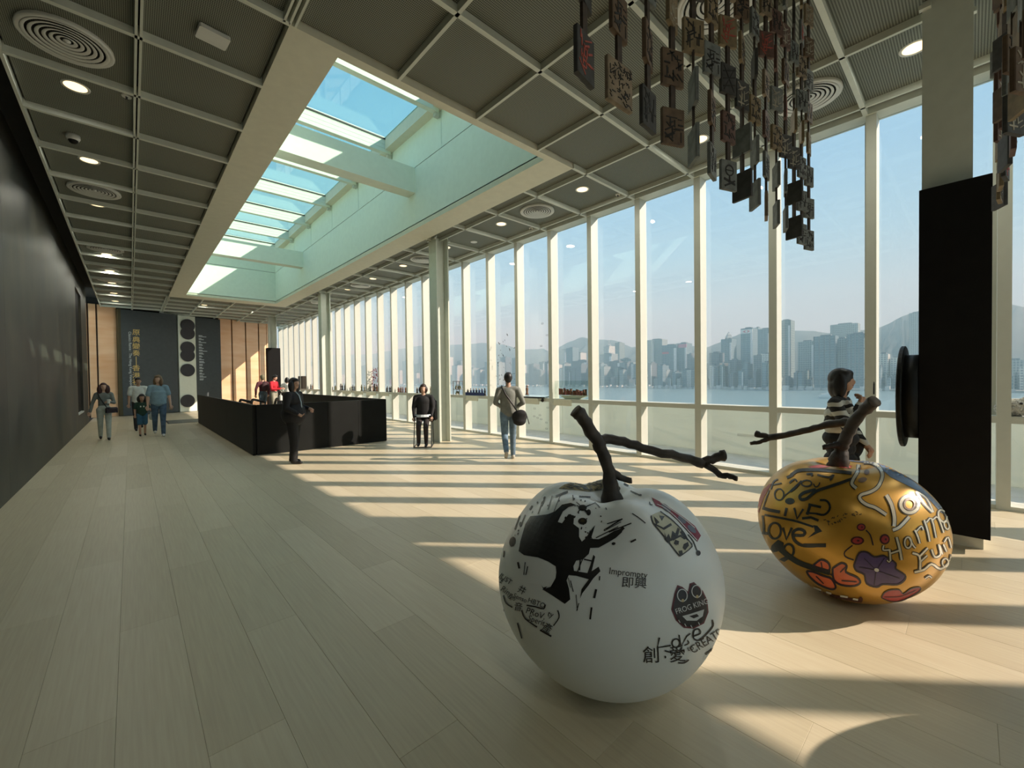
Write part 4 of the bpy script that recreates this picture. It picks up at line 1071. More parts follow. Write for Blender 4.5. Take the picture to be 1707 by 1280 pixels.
D.out(ga, {K: mat('dark_green_paint', (.012, .016, .014), .35, var=.2), 'small_marks': mat('olive_marks', (.05, .035, .01), .5, var=.2), OUT: mat('dark_purple_line', (.018, .01, .02), .4, var=.2), 'orange_flower': mat('orange_paint', (.62, .13, .05), .4, var=.15, scale=12), 'purple_flower': mat('purple_paint', (.075, .045, .15), .4, var=.15, scale=12), 'red_flower': mat('red_paint', (.36, .035, .035), .4, var=.15, scale=12), 'cherry_dark': mat('dark_red_line', (.06, .012, .012), .4, var=.2), 'white_paint': mat('white_paint', (.65, .65, .6), .4, var=.05), 'silver_outline': mat('brown_black_line', (.03, .022, .01), .4, var=.2), 'silver_lettering': mat('silver_paint', (.62, .58, .46), .25, .35, var=.08), 'brown_ring': mat('brown_paint', (.16, .08, .03), .4, var=.2), 'blue_patch': mat('blue_grey_paint', (.12, .17, .27), .35, var=.3, scale=9), 'red_edge': mat('brick_red_paint', (.45, .07, .05), .4, var=.2)})

# a third one stands just outside the frame: its shadow crosses the floor at the lower right
ta = thing('apple_sculpture', 'third giant apple sculpture out of frame, throwing the shadow at lower right', 'sculpture', (3.04, -1.055, 0), 2.2)
for q in list(wa.children):
    if q.name.split('.')[0] in ('apple_body', 'branch_stem'): dup(q, ta)

# ------------------------------------------------------------------ hanging strands of carved wooden plaques
PM = [mat('plaque_dark', (.045, .045, .042), .7, var=.4, scale=25), mat('plaque_brown', (.11, .07, .04), .7, var=.4, scale=22), mat('plaque_tan', (.22, .17, .11), .7, var=.4, scale=22), mat('plaque_grey', (.15, .165, .155), .7, var=.4, scale=22), mat('plaque_red', (.11, .06, .045), .7, var=.4, scale=22), mat('plaque_ochre', (.2, .15, .08), .7, var=.35, scale=22)]
M['rod'] = mat('dark_rod', (.05, .035, .025), .7, var=.4, scale=30)
M['carve'] = mat('carved_ink', (.015, .014, .013), .7, var=.3)
M['carve2'] = mat('carved_pale', (.33, .30, .23), .7, var=.3)
M['carve3'] = mat('carved_red', (.36, .07, .05), .6, var=.3)
def strokes(kind, hw, hh):
    g = G()
    y0, y1 = -.0125, -.0105
    def bar(x0, z0, x1, z1, w):
        dx, dz = x1 - x0, z1 - z0; L_ = math.hypot(dx, dz) + 1e-6; nx, nz = -dz / L_ * w / 2, dx / L_ * w / 2
        q = [(x0 + nx, z0 + nz), (x1 + nx, z1 + nz), (x1 - nx, z1 - nz), (x0 - nx, z0 - nz)]
        g.add([(a, y0, b) for a, b in q] + [(a, y1, b) for a, b in q], [(0, 1, 2, 3), (0, 4, 5, 1), (1, 5, 6, 2), (2, 6, 7, 3), (3, 7, 4, 0)])
    if kind == 'cross':
        for a in (-.5, 0, .5): bar(-hw * .8, hh * a - .01, hw * .8, hh * a + .02, .006)
        bar(-hw * .7, -hh * .8, hw * .7, hh * .8, .006); bar(hw * .7, -hh * .8, -hw * .7, hh * .8, .006)
    elif kind == 'dense':
        for _ in range(70):
            x, z = RNG.uniform(-hw * .85, hw * .85), RNG.uniform(-hh * .88, hh * .88); a = RNG.choice([0, 1.57, .8, -.8]); l = RNG.uniform(.004, .012)
            bar(x - l * math.cos(a), z - l * math.sin(a), x + l * math.cos(a), z + l * math.sin(a), .0035)
    elif kind == 'figure':
        for i in range(12):
            a, b = i / 12 * 6.28, (i + 1) / 12 * 6.28
            bar(hw * .5 * math.cos(a), hh * .3 + hh * .35 * math.sin(a), hw * .5 * math.cos(b), hh * .3 + hh * .35 * math.sin(b), .008)
        bar(-hw * .5, hh * .3, hw * .5, hh * .3, .005); bar(-hw * .7, -hh * .3, hw * .7, -hh * .6, .014); bar(-hw * .6, -hh * .8, hw * .7, -hh * .35, .012); bar(0, -hh * .1, 0, -hh * .5, .012)
    else:
        for _ in range(16):
            x, z = RNG.uniform(-hw * .7, hw * .7), RNG.uniform(-hh * .75, hh * .75)
            a = RNG.choice([0, 1.57, 0.5, 1.57, -.7]); l = RNG.uniform(.012, .035)
            c, s = math.cos(a), math.sin(a)
            x0, x1 = np.clip([x - l * c, x + l * c], -hw * .85, hw * .85); z0, z1 = np.clip([z - l * s, z + l * s], -hh * .85, hh * .85)
            bar(x0, z0, x1, z1, RNG.uniform(.004, .008))
    return g
HW_, HH_ = .066, .09
PLQ = {}
for i, m_ in enumerate(PM):
    pass
CARV = {}
def plaque_proto(mi):
    if mi not in PLQ:
        o = G().cbox(-HW_, HW_, -.0105, .0105, -HH_, HH_, .003).out('plaque', PM[mi]); PLQ[mi] = o.data; bpy.data.objects.remove(o)
    return PLQ[mi]
for kd, m_ in (('cross', 'carve'), ('dense', 'carve'), ('figure', 'carve'), ('a', 'carve'), ('b', 'carve2'), ('c', 'carve'), ('d', 'carve3'), ('e', 'carve')):
    o = strokes(kd, HW_, HH_).out('carving', M[m_]); CARV[kd] = o.data; bpy.data.objects.remove(o)
_o = G().box(-.016, .016, -.007, .007, -.065, .065).out('rod', M['rod']); RODM = _o.data; bpy.data.objects.remove(_o)
PITCH_Z = .292
def mo(name, me, parent):
    o = bpy.data.objects.new(name, me); COL.objects.link(o); o.parent = parent; return o
def strand(x, y, zb, label, rz, specs, group):
    t = thing('hanging_strand', label, 'hanging artwork', (x, y, HC), 0, group)
    n = 0
    z = zb + HH_
    while z < HC - .05:
        mi, kd, dr, *sx_ = specs[n] if n < len(specs) else (int(RNG.integers(0, 6)), str(RNG.choice(list('abcde'))), RNG.uniform(-.5, .5))
        p = mo('plaque', plaque_proto(mi), t); p.location = (0, 0, z - HC); p.rotation_euler = (0, 0, rz + dr); p.scale = (sx_[0] if sx_ else 1, 1, 1)
        q = mo('carving', CARV[kd], p)
        q['kind'] = 'stuff'
        r = mo('rod', RODM, t); r.location = (0, 0, z + PITCH_Z / 2 - HC); r.rotation_euler = (0, 0, rz + dr * .6)
        r.scale = (1, 1, min(1, max(.05, (HC - .005 - (z + HH_ - .012)) / .13))) if z + HH_ + .12 > HC else (1, 1, 1)
        if z + HH_ + .12 > HC: r.location.z = (z + HH_ - .012 + HC - .005) / 2 - HC
        z += PITCH_Z; n += 1
    return t
BOT = ['a dark plaque with a red carved face', 'a tan plaque covered in dense small carving', 'a plain dark plaque', 'a brown plaque with a tall carved sign', 'a thin grey edge-on plaque', 'a plain grey plaque', 'a pale plaque with a carved round figure', 'an edge-on dark strip', 'a slanted blue-grey plaque', 'a tan plaque with fine lines', 'a small turned grey plaque', 'a small grey carved plaque', 'a thin edge-on plaque', 'a broad mottled plaque', 'a mottled plaque hanging lowest by the bright window']
SPEC = {0: [(0, 'd', .15), (0, 'e', .3)], 1: [(2, 'dense', -.05, 1.3), (1, 'a', .1)], 2: [(0, 'e', .05), (1, 'c', .3)], 3: [(1, 'a', -.42), (1, 'c', -.4)], 4: [(3, 'b', .75), (3, 'e', .7)], 5: [(3, 'e', .15), (1, 'a', .2)], 6: [(3, 'figure', -.35), (4, 'c', -.2), (0, 'cross', -.3)], 7: [(0, 'e', 1.32), (3, 'e', 1.25)], 8: [(3, 'e', .75), (3, 'b', .6)], 9: [(2, 'b', .3), (3, 'a', .1)], 10: [(3, 'b', .5), (3, 'c', .55)], 11: [(3, 'a', .4), (3, 'b', .3)], 12: [(0, 'e', 1.3), (0, 'e', 1.35)], 13: [(3, 'a', -.25), (3, 'e', -.3), (3, 'c', -.2)], 14: [(3, 'c', -.3), (3, 'a', -.35), (3, 'e', -.25)]}
for i in range(15):
    strand(1.33 + .238 * i, 1.02, 2.75 + RNG.uniform(-.012, .012), '%s strand from the left, ending in %s' % (ORD[i], BOT[i]), 0, SPEC.get(i, []), 'hanging strands of carved plaques')
k = 0
for i in range(14, 3, -1):
    x = 1.33 + .238 * i
    if proj((x, -.13, HC))[0] > 1990: continue
    strand(x, -.13 + RNG.uniform(-.02, .02), 2.76 + RNG.uniform(-.02, .02), '%s plaque strand outward from the boxed column, right of it' % ORD[k], .12 + RNG.uniform(-.3, .3), [], 'second row of hanging strands'); k += 1

# ------------------------------------------------------------------ people
def evaluate(o):
    dg = bpy.context.evaluated_depsgraph_get(); dg.update()
    e = o.evaluated_get(dg); me = e.to_mesh()
    v = np.zeros(len(me.vertices) * 3); me.vertices.foreach_get('co', v)
    f = [tuple(p.vertices) for p in me.polygons]
    e.to_mesh_clear()
    return v.reshape(-1, 3), f
class Body:
    def __init__(s): s.b = []; s.g = G()
    def cap(s, p0, r0, p1, r1, m=0):
        s.b.append(('c', np.array(p0, float), r0, np.array(p1, float), r1, m))
        s.g.ell(p0, (r0,) * 3, 14, 10); s.g.ell(p1, (r1,) * 3, 14, 10); s.g.tube([p0, p1], [r0, r1], 14)
        return s
    def ell(s, c, r, m=0):
        s.b.append(('e', np.array(c, float), np.array(r, float), None, None, m)); s.g.ell(c, r, 18, 12); return s
    def surface(s, voxel, smooth=5):
        o = s.g.out('tmp', M['dark'])
        a = o.modifiers.new('r', 'REMESH'); a.mode = 'VOXEL'; a.voxel_size = voxel
        b = o.modifiers.new('s', 'SMOOTH'); b.factor = .5; b.iterations = smooth
        v, f = evaluate(o)
        me = o.data; bpy.data.objects.remove(o); bpy.data.meshes.remove(me)
        return v, f
    def mats_of(s, pts):
        best = np.full(len(pts), 1e9); mi = np.zeros(len(pts), int)
        for k in s.b:
            if k[0] == 'c':
                _, p0, r0, p1, r1, m = k; d = p1 - p0; L_ = d @ d + 1e-9
                t = np.clip(((pts - p0) @ d) / L_, 0, 1); dist = np.linalg.norm(pts - (p0 + t[:, None] * d), axis=1) - (r0 + (r1 - r0) * t)
            else:
                q = np.linalg.norm((pts - k[1]) / k[2], axis=1); dist = (q - 1) * k[2].min(); m = k[5]
            u = dist < best; best[u] = dist[u]; mi[u] = m
        return mi
SKIN = mat('skin', (.48, .29, .20), .55, var=.05, scale=20)
SKIN2 = mat('skin_fair', (.58, .37, .27), .55, var=.05, scale=20)
HAIRB = mat('black_hair', (.012, .011, .012), .45, var=.3, scale=30, stretch=(4, 4, 1))
EYE = mat('eye_dark', (.01, .01, .01), .3, var=.1)
LIP = mat('lips', (.35, .13, .11), .5, var=.05)
def person(name, label, loc, fwd, H, mats, legs, arms, hair=None, voxel=.014, sleeve='long', torso=1.0, loose=0.0, lean=0.0, headturn=0.0, headup=0.0, shorts=False, legr=1.0, coat=None, headscale=1.0, extra=None, skirt=None):
    """mats: skin, top, bottom, shoes. legs: (thigh angle, knee bend) right then left. arms: (elbow, wrist, curl) right then left, metres from the ground at 1.7 m"""
    rz = math.atan2(-fwd[0], fwd[1])
    t = thing(name, label, 'person', loc, rz)
    B = Body(); k = H / 1.7
    ank = []
    hips = []
    for sd, (a, b_) in zip((1, -1), legs):
        hp = np.array([.088 * sd, 0, .9]); a_, c_ = math.radians(a), math.radians(a - b_)
        kn = hp + .43 * np.array([.1 * sd * 0, math.sin(a_), -math.cos(a_)]); an = kn + .42 * np.array([0, math.sin(c_), -math.cos(c_)])
        hips.append((hp, kn, an))
    low = min(h[2][2] for h in hips) - .075
    dz = -low
    sh = np.array([0, 0, dz])
    for i, (hp, kn, an) in enumerate(hips):
        hp, kn, an = hp + sh, kn + sh, an + sh
        c_ = math.radians(legs[i][0] - legs[i][1])
        if shorts:
            md = hp + (kn - hp) * .85
            B.cap(hp, .092 * legr, md, .088 * legr, 2); B.cap(kn, .052, an, .036, 0); B.cap(md, .06, kn, .053, 0)
        elif skirt: B.cap(hp, .085, kn, .055, 2); B.cap(kn, .052, an, .036, 2)
        else: B.cap(hp, .09 * legr, kn, .066 * legr, 2); B.cap(kn, .066 * legr, an + np.array([0, 0, .01]), .05 * legr, 2)
        ft = np.array([0, math.cos(c_), math.sin(c_)]) if legs[i][1] > 25 and legs[i][0] < 20 else np.array([0, 1.0, 0])
        B.cap(an + np.array([0, -.035, -.03]) * (1, 1, 1), .04, an + ft * .13 + np.array([0, 0, -.042 if ft[1] > .95 else -.02]), .034, 3)
    ln = math.radians(lean)
    def up(x, y, z):
        zz = z - .92
        return np.array([x, y * math.cos(ln) + zz * math.sin(ln), .92 + zz * math.cos(ln) - y * math.sin(ln)]) + sh
    B.ell(up(0, 0, .95), (.165 * torso, .115 * torso, .125), 2 if not coat else 1)
    B.ell(up(0, 0, 1.1), (.14 * torso, .10 * torso, .16), 1); B.ell(up(0, 0, 1.27), (.165 * torso, .118 * torso, .165), 1)
    B.cap(up(-.145 * torso, -.005, 1.385), .062, up(.145 * torso, -.005, 1.385), .062, 1)
    if loose:
        for z_ in ((1.22, 1.17, 1.12, 1.07, 1.02, .97, .93) if not skirt else (1.26, 1.18, 1.13)): B.ell(up(0, 0, z_), (.15 + loose * .9, .105 + loose * .6, .10), 1)
    if coat: B.ell(up(0, -.01, coat[0]), (coat[1], coat[2], coat[3]), 1)
    if skirt:
        B.ell(up(0, 0, 1.02), (.19, .15, .10), 2)
        for q in range(5): B.ell(up(0, 0, .92 - q * .11), (.17 + q * .012, .125 + q * .012, .09), 2)
    B.cap(up(0, -.005, 1.42), .052, up(0, .012, 1.53), .047, 0)
    ct, s_ = math.cos(headturn), math.sin(headturn)
    cu, su = math.cos(headup), math.sin(headup)
    def hd(x, y, z):
        x, y, z = x * headscale, y * headscale, z * headscale
        y, z = y * cu - z * su, y * su + z * cu
        return up(0, .015, 1.52) + np.array([x * ct - y * s_, x * s_ + y * ct, z + .0])
    B.ell(hd(0, .005, .085), tuple(np.array((.073, .09, .105)) * headscale), 0); B.ell(hd(0, .035, .03), tuple(np.array((.054, .056, .06)) * headscale), 0)
    B.ell(hd(0, .093, .060), tuple(np.array((.014, .019, .024)) * headscale), 0)
    for sd in (-1, 1): B.ell(hd(.074 * sd, .0, .07), tuple(np.array((.011, .02, .03)) * headscale), 0)
    hands = []
    for sd, (el, wr, curl) in zip((1, -1), arms):
        so = up(.185 * torso * sd, -.005, 1.37); el = np.array(el, float) + sh; wr = np.array(wr, float) + sh
        if sleeve == 'short':
            md = so + (el - so) * .72
            B.cap(so, .068, md, .066, 1); B.cap(md, .042, el, .04, 0); B.cap(el, .04, wr, .027, 0)
        else: B.cap(so, .064 * torso, el, .05 * torso, 1); B.cap(el, .05 * torso, wr, .038, 1)
        d = (wr - el) / np.linalg.norm(wr - el)
        B.cap(wr, .027, wr + d * .075, .030, 0)
        hands.append((wr, d, sd, curl))
    v, f = B.surface(voxel, 4)
    fc = np.array([v[list(q)].mean(0) for q in f]); mi = B.mats_of(fc)
    g = G(); g.v = [tuple(p) for p in v]; g.f = list(f); g.mi = list(mi)
    for wr, d, sd, curl in hands:                         # four fingers of unequal length and a thumb from the side of the palm
        n_ = np.cross(d, [sd * 1.0, 0, 0]); n_ = n_ / (np.linalg.norm(n_) + 1e-9); w_ = np.cross(n_, d)
        for i, ln_ in enumerate((.062, .07, .066, .052)):
            b0 = wr + d * .085 + w_ * (.028 - .0185 * i); p = [b0 - d * .02]; dd = d.copy()
            for q in range(3):
                an_ = curl * (q + 1) * .5; dd = d * math.cos(an_) + n_ * math.sin(an_) * -1
                p.append(p[-1] + dd * (ln_ + .02) / 3)
            g.tube(p, [.0095, .009, .0085, .0065], 6, 0)
        g.tube([wr + d * .02 + w_ * .02, wr + d * .055 + w_ * .045, wr + d * .085 + w_ * .05 - n_ * .015 * curl], [.013, .0105, .008], 6, 0)
    o = len(g.mi)
    for sd in (-1, 1): g.ell(hd(.03 * sd, .078, .092), (.012, .008, .007), 8, 6, 4)
    g.ell(hd(0, .086, .028), (.022, .009, .006), 8, 6, 5)
    g.v = [tuple(np.array(p) * k) for p in g.v]
    ms = list(mats[:4]) + [EYE, LIP]
    g.out('body', ms, t, True)
    if hair:
        hb_ = Body()
        for c, r in hair[1]: hb_.ell(hd(*c), tuple(np.array(r) * headscale))
        hv, hf = hb_.surface(voxel * .8, 5)
        new_obj('hair', hv * k, hf, hair[0], t, True)
    t['k'] = k
    return t, sh, k, hd, up
CAP = [((0, -.018, .105), (.086, .098, .105)), ((0, .025, .15), (.070, .072, .044))]
def hair_short(): return CAP + [((0, -.06, .06), (.07, .045, .07))]
def hair_bob(l=.0, w=.0): return CAP + [((0, -.05, .04), (.085 + w, .07, .11)), ((.066 + w * .6, .0, .035 - l), (.035 + w, .06, .10 + l)), ((-.066 - w * .6, .0, .035 - l), (.035 + w, .06, .10 + l))]
def cloth(n, c, var=.15, **k): return mat(n, c, .8, var=var, scale=12, **k)
def strap(parent, pts, m, name='strap', r=.012): return G().tube(pts, r, 6).out(name, m, parent, True)
TOCAM = lambda x, y: (-x / math.hypot(x, y), -y / math.hypot(x, y))
RT = (.74, -.672)

# woman walking towards the viewer along the dark wall
L = (-.556, 16.27, 0)
t, sh, k, hd, up = person('person', 'woman in grey with a black crossbody bag walking along the dark wall', L, (.05, -1), 1.56,
    [SKIN2, cloth('grey_knit', (.17, .19, .18)), cloth('pale_trousers', (.42, .46, .42)), M['rubber']], [(-8, 14), (12, 8)], [((.25, -.04, 1.10), (.30, .0, .86), .5), ((-.225, .05, 1.10), (-.10, .20, 1.14), .8)],
    (mat('dark_red_hair', (.05, .016, .016), .6, var=.3, scale=30), hair_bob(.05, .03)), headup=.15, torso=.88)
bag = G(); bag.cbox(-.16, .10, .10, .20, .84, 1.0, .03)
b_ = G().cbox(-.30, -.02, .12, .22, .82, .99, .03).out('shoulder_bag', mat('plum_black_bag', (.02, .012, .022), .5, var=.2), t); b_.location = tuple(sh * 0); b_.scale = (k,) * 3
strap(t, [tuple(np.array(q) * k + sh * k) for q in [(-.05, .16, .98), (.03, .15, 1.15), (.10, .12, 1.30), (.13, .05, 1.42), (.12, -.05, 1.43)]], M['rubber'])
t2 = thing('paper_cup', 'small white item held at the chest of the woman in grey', 'cup', (L[0] + .10, L[1] - .3, 1.02))
G().lathe([(.03, 0), (.038, .1), (.03, .1)], 12).out('cup', M['whitep'], t2); G().lathe([(.04, .1), (.04, .112), (.02, .115)], 12).out('lid', M['whitep'], t2)
# family of three
person('person', 'man in a white tee shirt and dark trousers walking behind the child', (.19, 18.6, 0), (.05, -1), 1.72,
    [SKIN, cloth('white_tee', (.68, .7, .66)), cloth('dark_trousers', (.02, .022, .028)), M['rubber']], [(14, 10), (-14, 30)], [((.23, .0, 1.10), (.24, .06, .86), .5), ((-.23, .0, 1.10), (-.235, .06, .86), .5)], (HAIRB, hair_short()), sleeve='short', loose=.025, torso=.96)
t, sh, k, hd, up = person('person', 'small child in dark green and blue shorts walking before the man', (.24, 16.6, 0), (.05, -1), 1.17,
    [SKIN, cloth('green_tee', (.02, .06, .04)), cloth('blue_shorts', (.04, .13, .22)), M['rubber']], [(10, 6), (-6, 8)], [((.235, .02, 1.12), (.235, .08, .90), .5), ((-.24, .04, 1.14), (-.31, .16, 1.02), .7)], (HAIRB, hair_bob(.0, .015)), sleeve='short', loose=.03, torso=.92, shorts=True, headscale=1.35, legr=1.1)
for sd in (-1, 1): G().box(.05 * sd - .022, .05 * sd + .022, .12, .135, 1.24, 1.30).out('chest_print', M['stripwhite'], t).scale = (k,) * 3
b2 = thing('carrier_bag', 'white plastic bag hanging from the hand of the child', 'bag', (.24 + .34 * k, 16.6 - .26 * k - .06, .46))
bd = Body(); bd.ell((0, 0, .12), (.10, .06, .11)); bd.ell((0, 0, .06), (.09, .055, .06)); v, f = bd.surface(.012); new_obj('bag_body', v, f, mat('white_plastic_film', (.66, .7, .68), .4, var=.1, scale=20, bump=.4), b2, True)
G().tube([(-.05, 0, .21), (-.02, 0, .28), (.02, 0, .28), (.05, 0, .21)], .008, 6).out('handles', M['whitep'], b2)
person('person', 'woman in a loose blue grey tee shirt and jeans looking aside beside the family', (.60, 16.06, 0), (-.02, -1), 1.76,
    [SKIN2, cloth('blue_grey_tee', (.22, .33, .40)), cloth('blue_jeans', (.07, .12, .19), .4), M['whitep']], [(-12, 20), (10, 4)], [((.235, .0, 1.10), (.235, .05, .86), .5), ((-.235, -.02, 1.12), (-.26, .03, .86), .5)], (mat('brown_blond_hair', (.16, .10, .05), .6, var=.4, scale=30), hair_bob(.03, .01)), sleeve='short', loose=.035, torso=.9, headturn=-.5)
# attendant standing before the parapet, in profile
t, sh, k, hd, up = person('person', 'attendant in a black jacket with a pale lanyard standing before the black parapet', (2.31, 8.76, 0), RT, 1.6,
    [SKIN, cloth('black_jacket', (.010, .010, .013)), cloth('black_trousers', (.008, .008, .009)), M['rubber']], [(4, 4), (-5, 3)], [((.27, -.02, 1.12), (.20, .17, 1.0), 1.0), ((-.27, .0, 1.12), (-.14, .24, 1.08), 1.0)], (HAIRB, hair_bob(.02, .02)), torso=1.2, coat=(.98, .25, .225, .25), legr=1.3, voxel=.012, headturn=-.25)
strap(t, [tuple((np.array(q) + sh) * k) for q in [(.07, .07, 1.45), (.05, .135, 1.36), (.03, .165, 1.22), (.02, .17, 1.08)]], mat('pale_lanyard', (.45, .58, .66), .6, var=.05), 'lanyard', .009)
# attendant on the high chair
cx_, cy_ = 5.13, 8.76
cf = TOCAM(cx_ + 1.5, cy_)
crz = math.atan2(-cf[0], cf[1])
t, sh, k, hd, up = person('person', 'attendant in black sitting on a high chair beside the steel column', (cx_, cy_, .02), cf, 1.56,
    [SKIN2, cloth('black_tunic', (.010, .010, .012)), cloth('dark_slacks', (.02, .014, .014)), M['rubber']], [(58, 56), (52, 58)], [((.245, .03, 1.12), (.23, .10, .88), .7), ((-.245, .03, 1.12), (-.21, .14, .90), .7)], (mat('dark_brown_hair', (.03, .014, .01), .5, var=.3, scale=30), hair_bob(-.02, .01)), voxel=.012, torso=1.08, loose=.03)
G().lathe([(.20, .885), (.215, .83), (.20, .825)], 18, cap=False).out('shirt_hem', mat('white_hem', (.6, .66, .7), .7, var=.05), t).location = (0, .05 * k, (sh[2] - .02) * k)
ch = thing('high_chair', 'slim black wire frame high chair under the seated attendant', 'chair', (cx_, cy_, 0), crz)
for sx in (-1, 1):
    G().tube([(.2 * sx, .30, .012), (.2 * sx, -.26, .012)], .011, 8).out('runner', M['rubber'], ch)
    G().tube([(.2 * sx, .30, .012), (.19 * sx, .16, .70)], .010, 8).out('leg', M['rubber'], ch)
    G().tube([(.2 * sx, -.26, .012), (.19 * sx, -.16, .70), (.19 * sx, -.22, 1.12)], .010, 8).out('leg', M['rubber'], ch)
G().cbox(-.21, .21, -.2, .2, .70, .73, .01).out('seat', M['blackmatt'], ch)
G().tube([(-.2, .30, .012), (.2, .30, .012)], .011, 8).out('foot_rail', M['rubber'], ch)
G().cbox(-.2, .2, -.235, -.215, .9, 1.12, .008).out('backrest', M['blackmatt'], ch)
jk = thing('hung_jacket', 'black jacket hung over the back of the high chair', 'jacket', (cx_, cy_, 0), crz)
bd = Body(); bd.ell((0, -.27, .98), (.22, .05, .17)); bd.ell((-.05, -.28, .78), (.20, .055, .2)); bd.ell((-.16, -.26, .7), (.09, .06, .18)); bd.ell((-.2, -.22, 1.0), (.07, .07, .13)); v, f = bd.surface(.014); new_obj('jacket_body', v, f, cloth('jacket_black', (.012, .012, .014), bump=.4), jk, True)
bd = Body(); bd.cap((-.24, -.24, 1.02), .055, (-.25, -.24, .62), .05); v, f = bd.surface(.014); new_obj('sleeve', v, f, bpy.data.materials['jacket_black'], jk, True)
# walker seen from behind
wf_ = (.60, .80)
t, sh, k, hd, up = person('person', 'man in a grey jumper and jeans walking away with a black shoulder bag', (5.41, 6.05, 0), wf_, 1.66,
    [SKIN, cloth('grey_jumper', (.20, .21, .19), bump=.2), cloth('light_jeans', (.14, .21, .28), .4), mat('white_brown_trainers', (.45, .42, .36), .6, var=.4, scale=30)], [(12, 10), (-10, 42)], [((.285, -.07, 1.12), (.17, .14, 1.02), .8), ((-.26, -.02, 1.12), (-.15, .18, 1.04), .8)], (HAIRB, hair_short()), voxel=.012, loose=.02)
bg = Body(); bg.ell((.2, -.14, .84), (.15, .075, .14)); bg.ell((.2, -.15, .76), (.13, .07, .09)); bg.ell((.22, -.17, .9), (.12, .05, .09)); v, f = bg.surface(.012)
new_obj('shoulder_bag', (v + sh) * k, f, cloth('black_bag', (.014, .014, .016), bump=.3), t, True)
strap(t, [tuple((np.array(q) + sh) * k) for q in [(.16, -.14, .95), (.05, -.135, 1.12), (-.06, -.14, 1.28), (-.13, -.09, 1.42), (-.13, .02, 1.45), (-.08, .12, 1.36)]], M['rubber'], r=.016)
strap(t, [tuple((np.array(q) + sh) * k) for q in [(.33, -.13, .92), (.37, -.14, .78), (.39, -.15, .70)]], M['rubber'], 'bag_tail', .009)
# visitor in black and white beyond the gold apple
def zebra():
    m, nt, N, L_, b = nodes_of('black_white_print')
    tc = N.new('ShaderNodeTexCoord'); wv = N.new('ShaderNodeTexWave'); cr = N.new('ShaderNodeValToRGB')
    wv.inputs['Scale'].default_value = 3.2; wv.inputs['Distortion'].default_value = 7; wv.inputs['Detail'].default_value = 1.5; wv.inputs['Detail Scale'].default_value = 1.3; wv.bands_direction = 'Z'
    cr.color_ramp.interpolation = 'CONSTANT'; e = cr.color_ramp.elements; e[0].color = (.012, .012, .012, 1); e[1].position = .5; e[1].color = (.55, .55, .5, 1)
    L_.new(tc.outputs['Object'], wv.inputs['Vector']); L_.new(wv.outputs['Fac'], cr.inputs[0]); L_.new(cr.outputs[0], b.inputs['Base Color']); b.inputs['Roughness'].default_value = .8
    return m
lx, ly = 4.98, .84
t, sh, k, hd, up = person('person', 'woman in a black and white print top, hand at her mouth, beyond the gold apple', (lx, ly, 0), (-.04, -1.0), 1.60,
    [SKIN, zebra(), cloth('black_skirt', (.008, .008, .009)), M['rubber']], [(3, 3), (-4, 4)], [((.27, .12, 1.14), (.10, .17, 1.36), 1.1), ((-.27, .02, 1.12), (-.20, .16, .95), .8)], (HAIRB, [((0, -.012, .102), (.092, .106, .108)), ((0, -.045, .02), (.09, .075, .13)), ((.072, -.005, .03), (.032, .062, .13)), ((-.072, -.005, .03), (.032, .062, .13)), ((0, .028, .145), (.074, .07, .05))]), voxel=.009, torso=1.0, loose=.05, skirt=True, headup=.05)
bd = Body(); bd.ell((-.30, -.02, .95), (.13, .16, .22)); bd.ell((-.24, -.06, 1.06), (.12, .12, .1)); bd.ell((-.2, -.02, .78), (.15, .14, .1)); v, f = bd.surface(.012)
new_obj('black_bag', (v + sh) * k, f, cloth('black_cloth_bag', (.008, .008, .009), bump=.3), t, True)
ph = thing('pen', 'thin dark pen held up at the mouth of the woman in black and white', 'pen', tuple(np.array([lx, ly, 0]) + np.array([.30, -.955, 0]) * .24 + np.array([-.955, -.3, 0]) * .02 + np.array([0, 0, 1.40])))
G().tube([(0, 0, 0), (.01, .0, .10)], .006, 8).out('barrel', M['rubber'], ph); G().tube([(.01, .0, .10), (.011, 0, .115)], .004, 6).out('cap', M['dark'], ph)
# people beyond the stairwell
t, sh, k, hd, up = person('person', 'person in a red jacket reading a phone beyond the stairwell', (4.72, 20.9, 0), RT, 1.80,
    [SKIN2, cloth('red_jacket', (.55, .015, .03)), cloth('beige_trousers', (.38, .36, .28)), M['rubber']], [(4, 4), (-4, 4)], [((.26, .04, 1.12), (.10, .30, 1.12), .8), ((-.26, .04, 1.12), (-.10, .30, 1.14), .8)], (HAIRB, hair_short()), headup=-.35, torso=1.08)
ph = thing('phone', 'dark phone held by the person in red', 'phone', (4.72 + .74 * .42, 20.9 - .672 * .42, 1.30), math.atan2(-.672, .74))
G().cbox(-.06, .06, -.035, .035, 0, .01, .003).out('case', M['dark'], ph); G().box(-.055, .055, -.03, .03, .0101, .011).out('screen', M['clear'], ph)
t, sh, k, hd, up = person('person', 'person in dark red with a backpack beside the person in red', (4.36, 21.3, 0), (-.3, .95), 1.80,
    [SKIN, cloth('dark_red_top', (.09, .02, .03)), cloth('grey_jeans', (.07, .10, .12)), M['rubber']], [(6, 6), (-6, 6)], [((.28, .0, 1.12), (.26, .06, .90), .5), ((-.28, .0, 1.12), (-.26, .06, .90), .5)], (mat('olive_hair', (.16, .15, .09), .7, var=.2), hair_short()))
bd = Body(); bd.ell((0, -.2, 1.22), (.15, .09, .2)); v, f = bd.surface(.015); new_obj('backpack', (v + sh) * k, f, cloth('backpack_dark', (.05, .02, .025)), t, True)
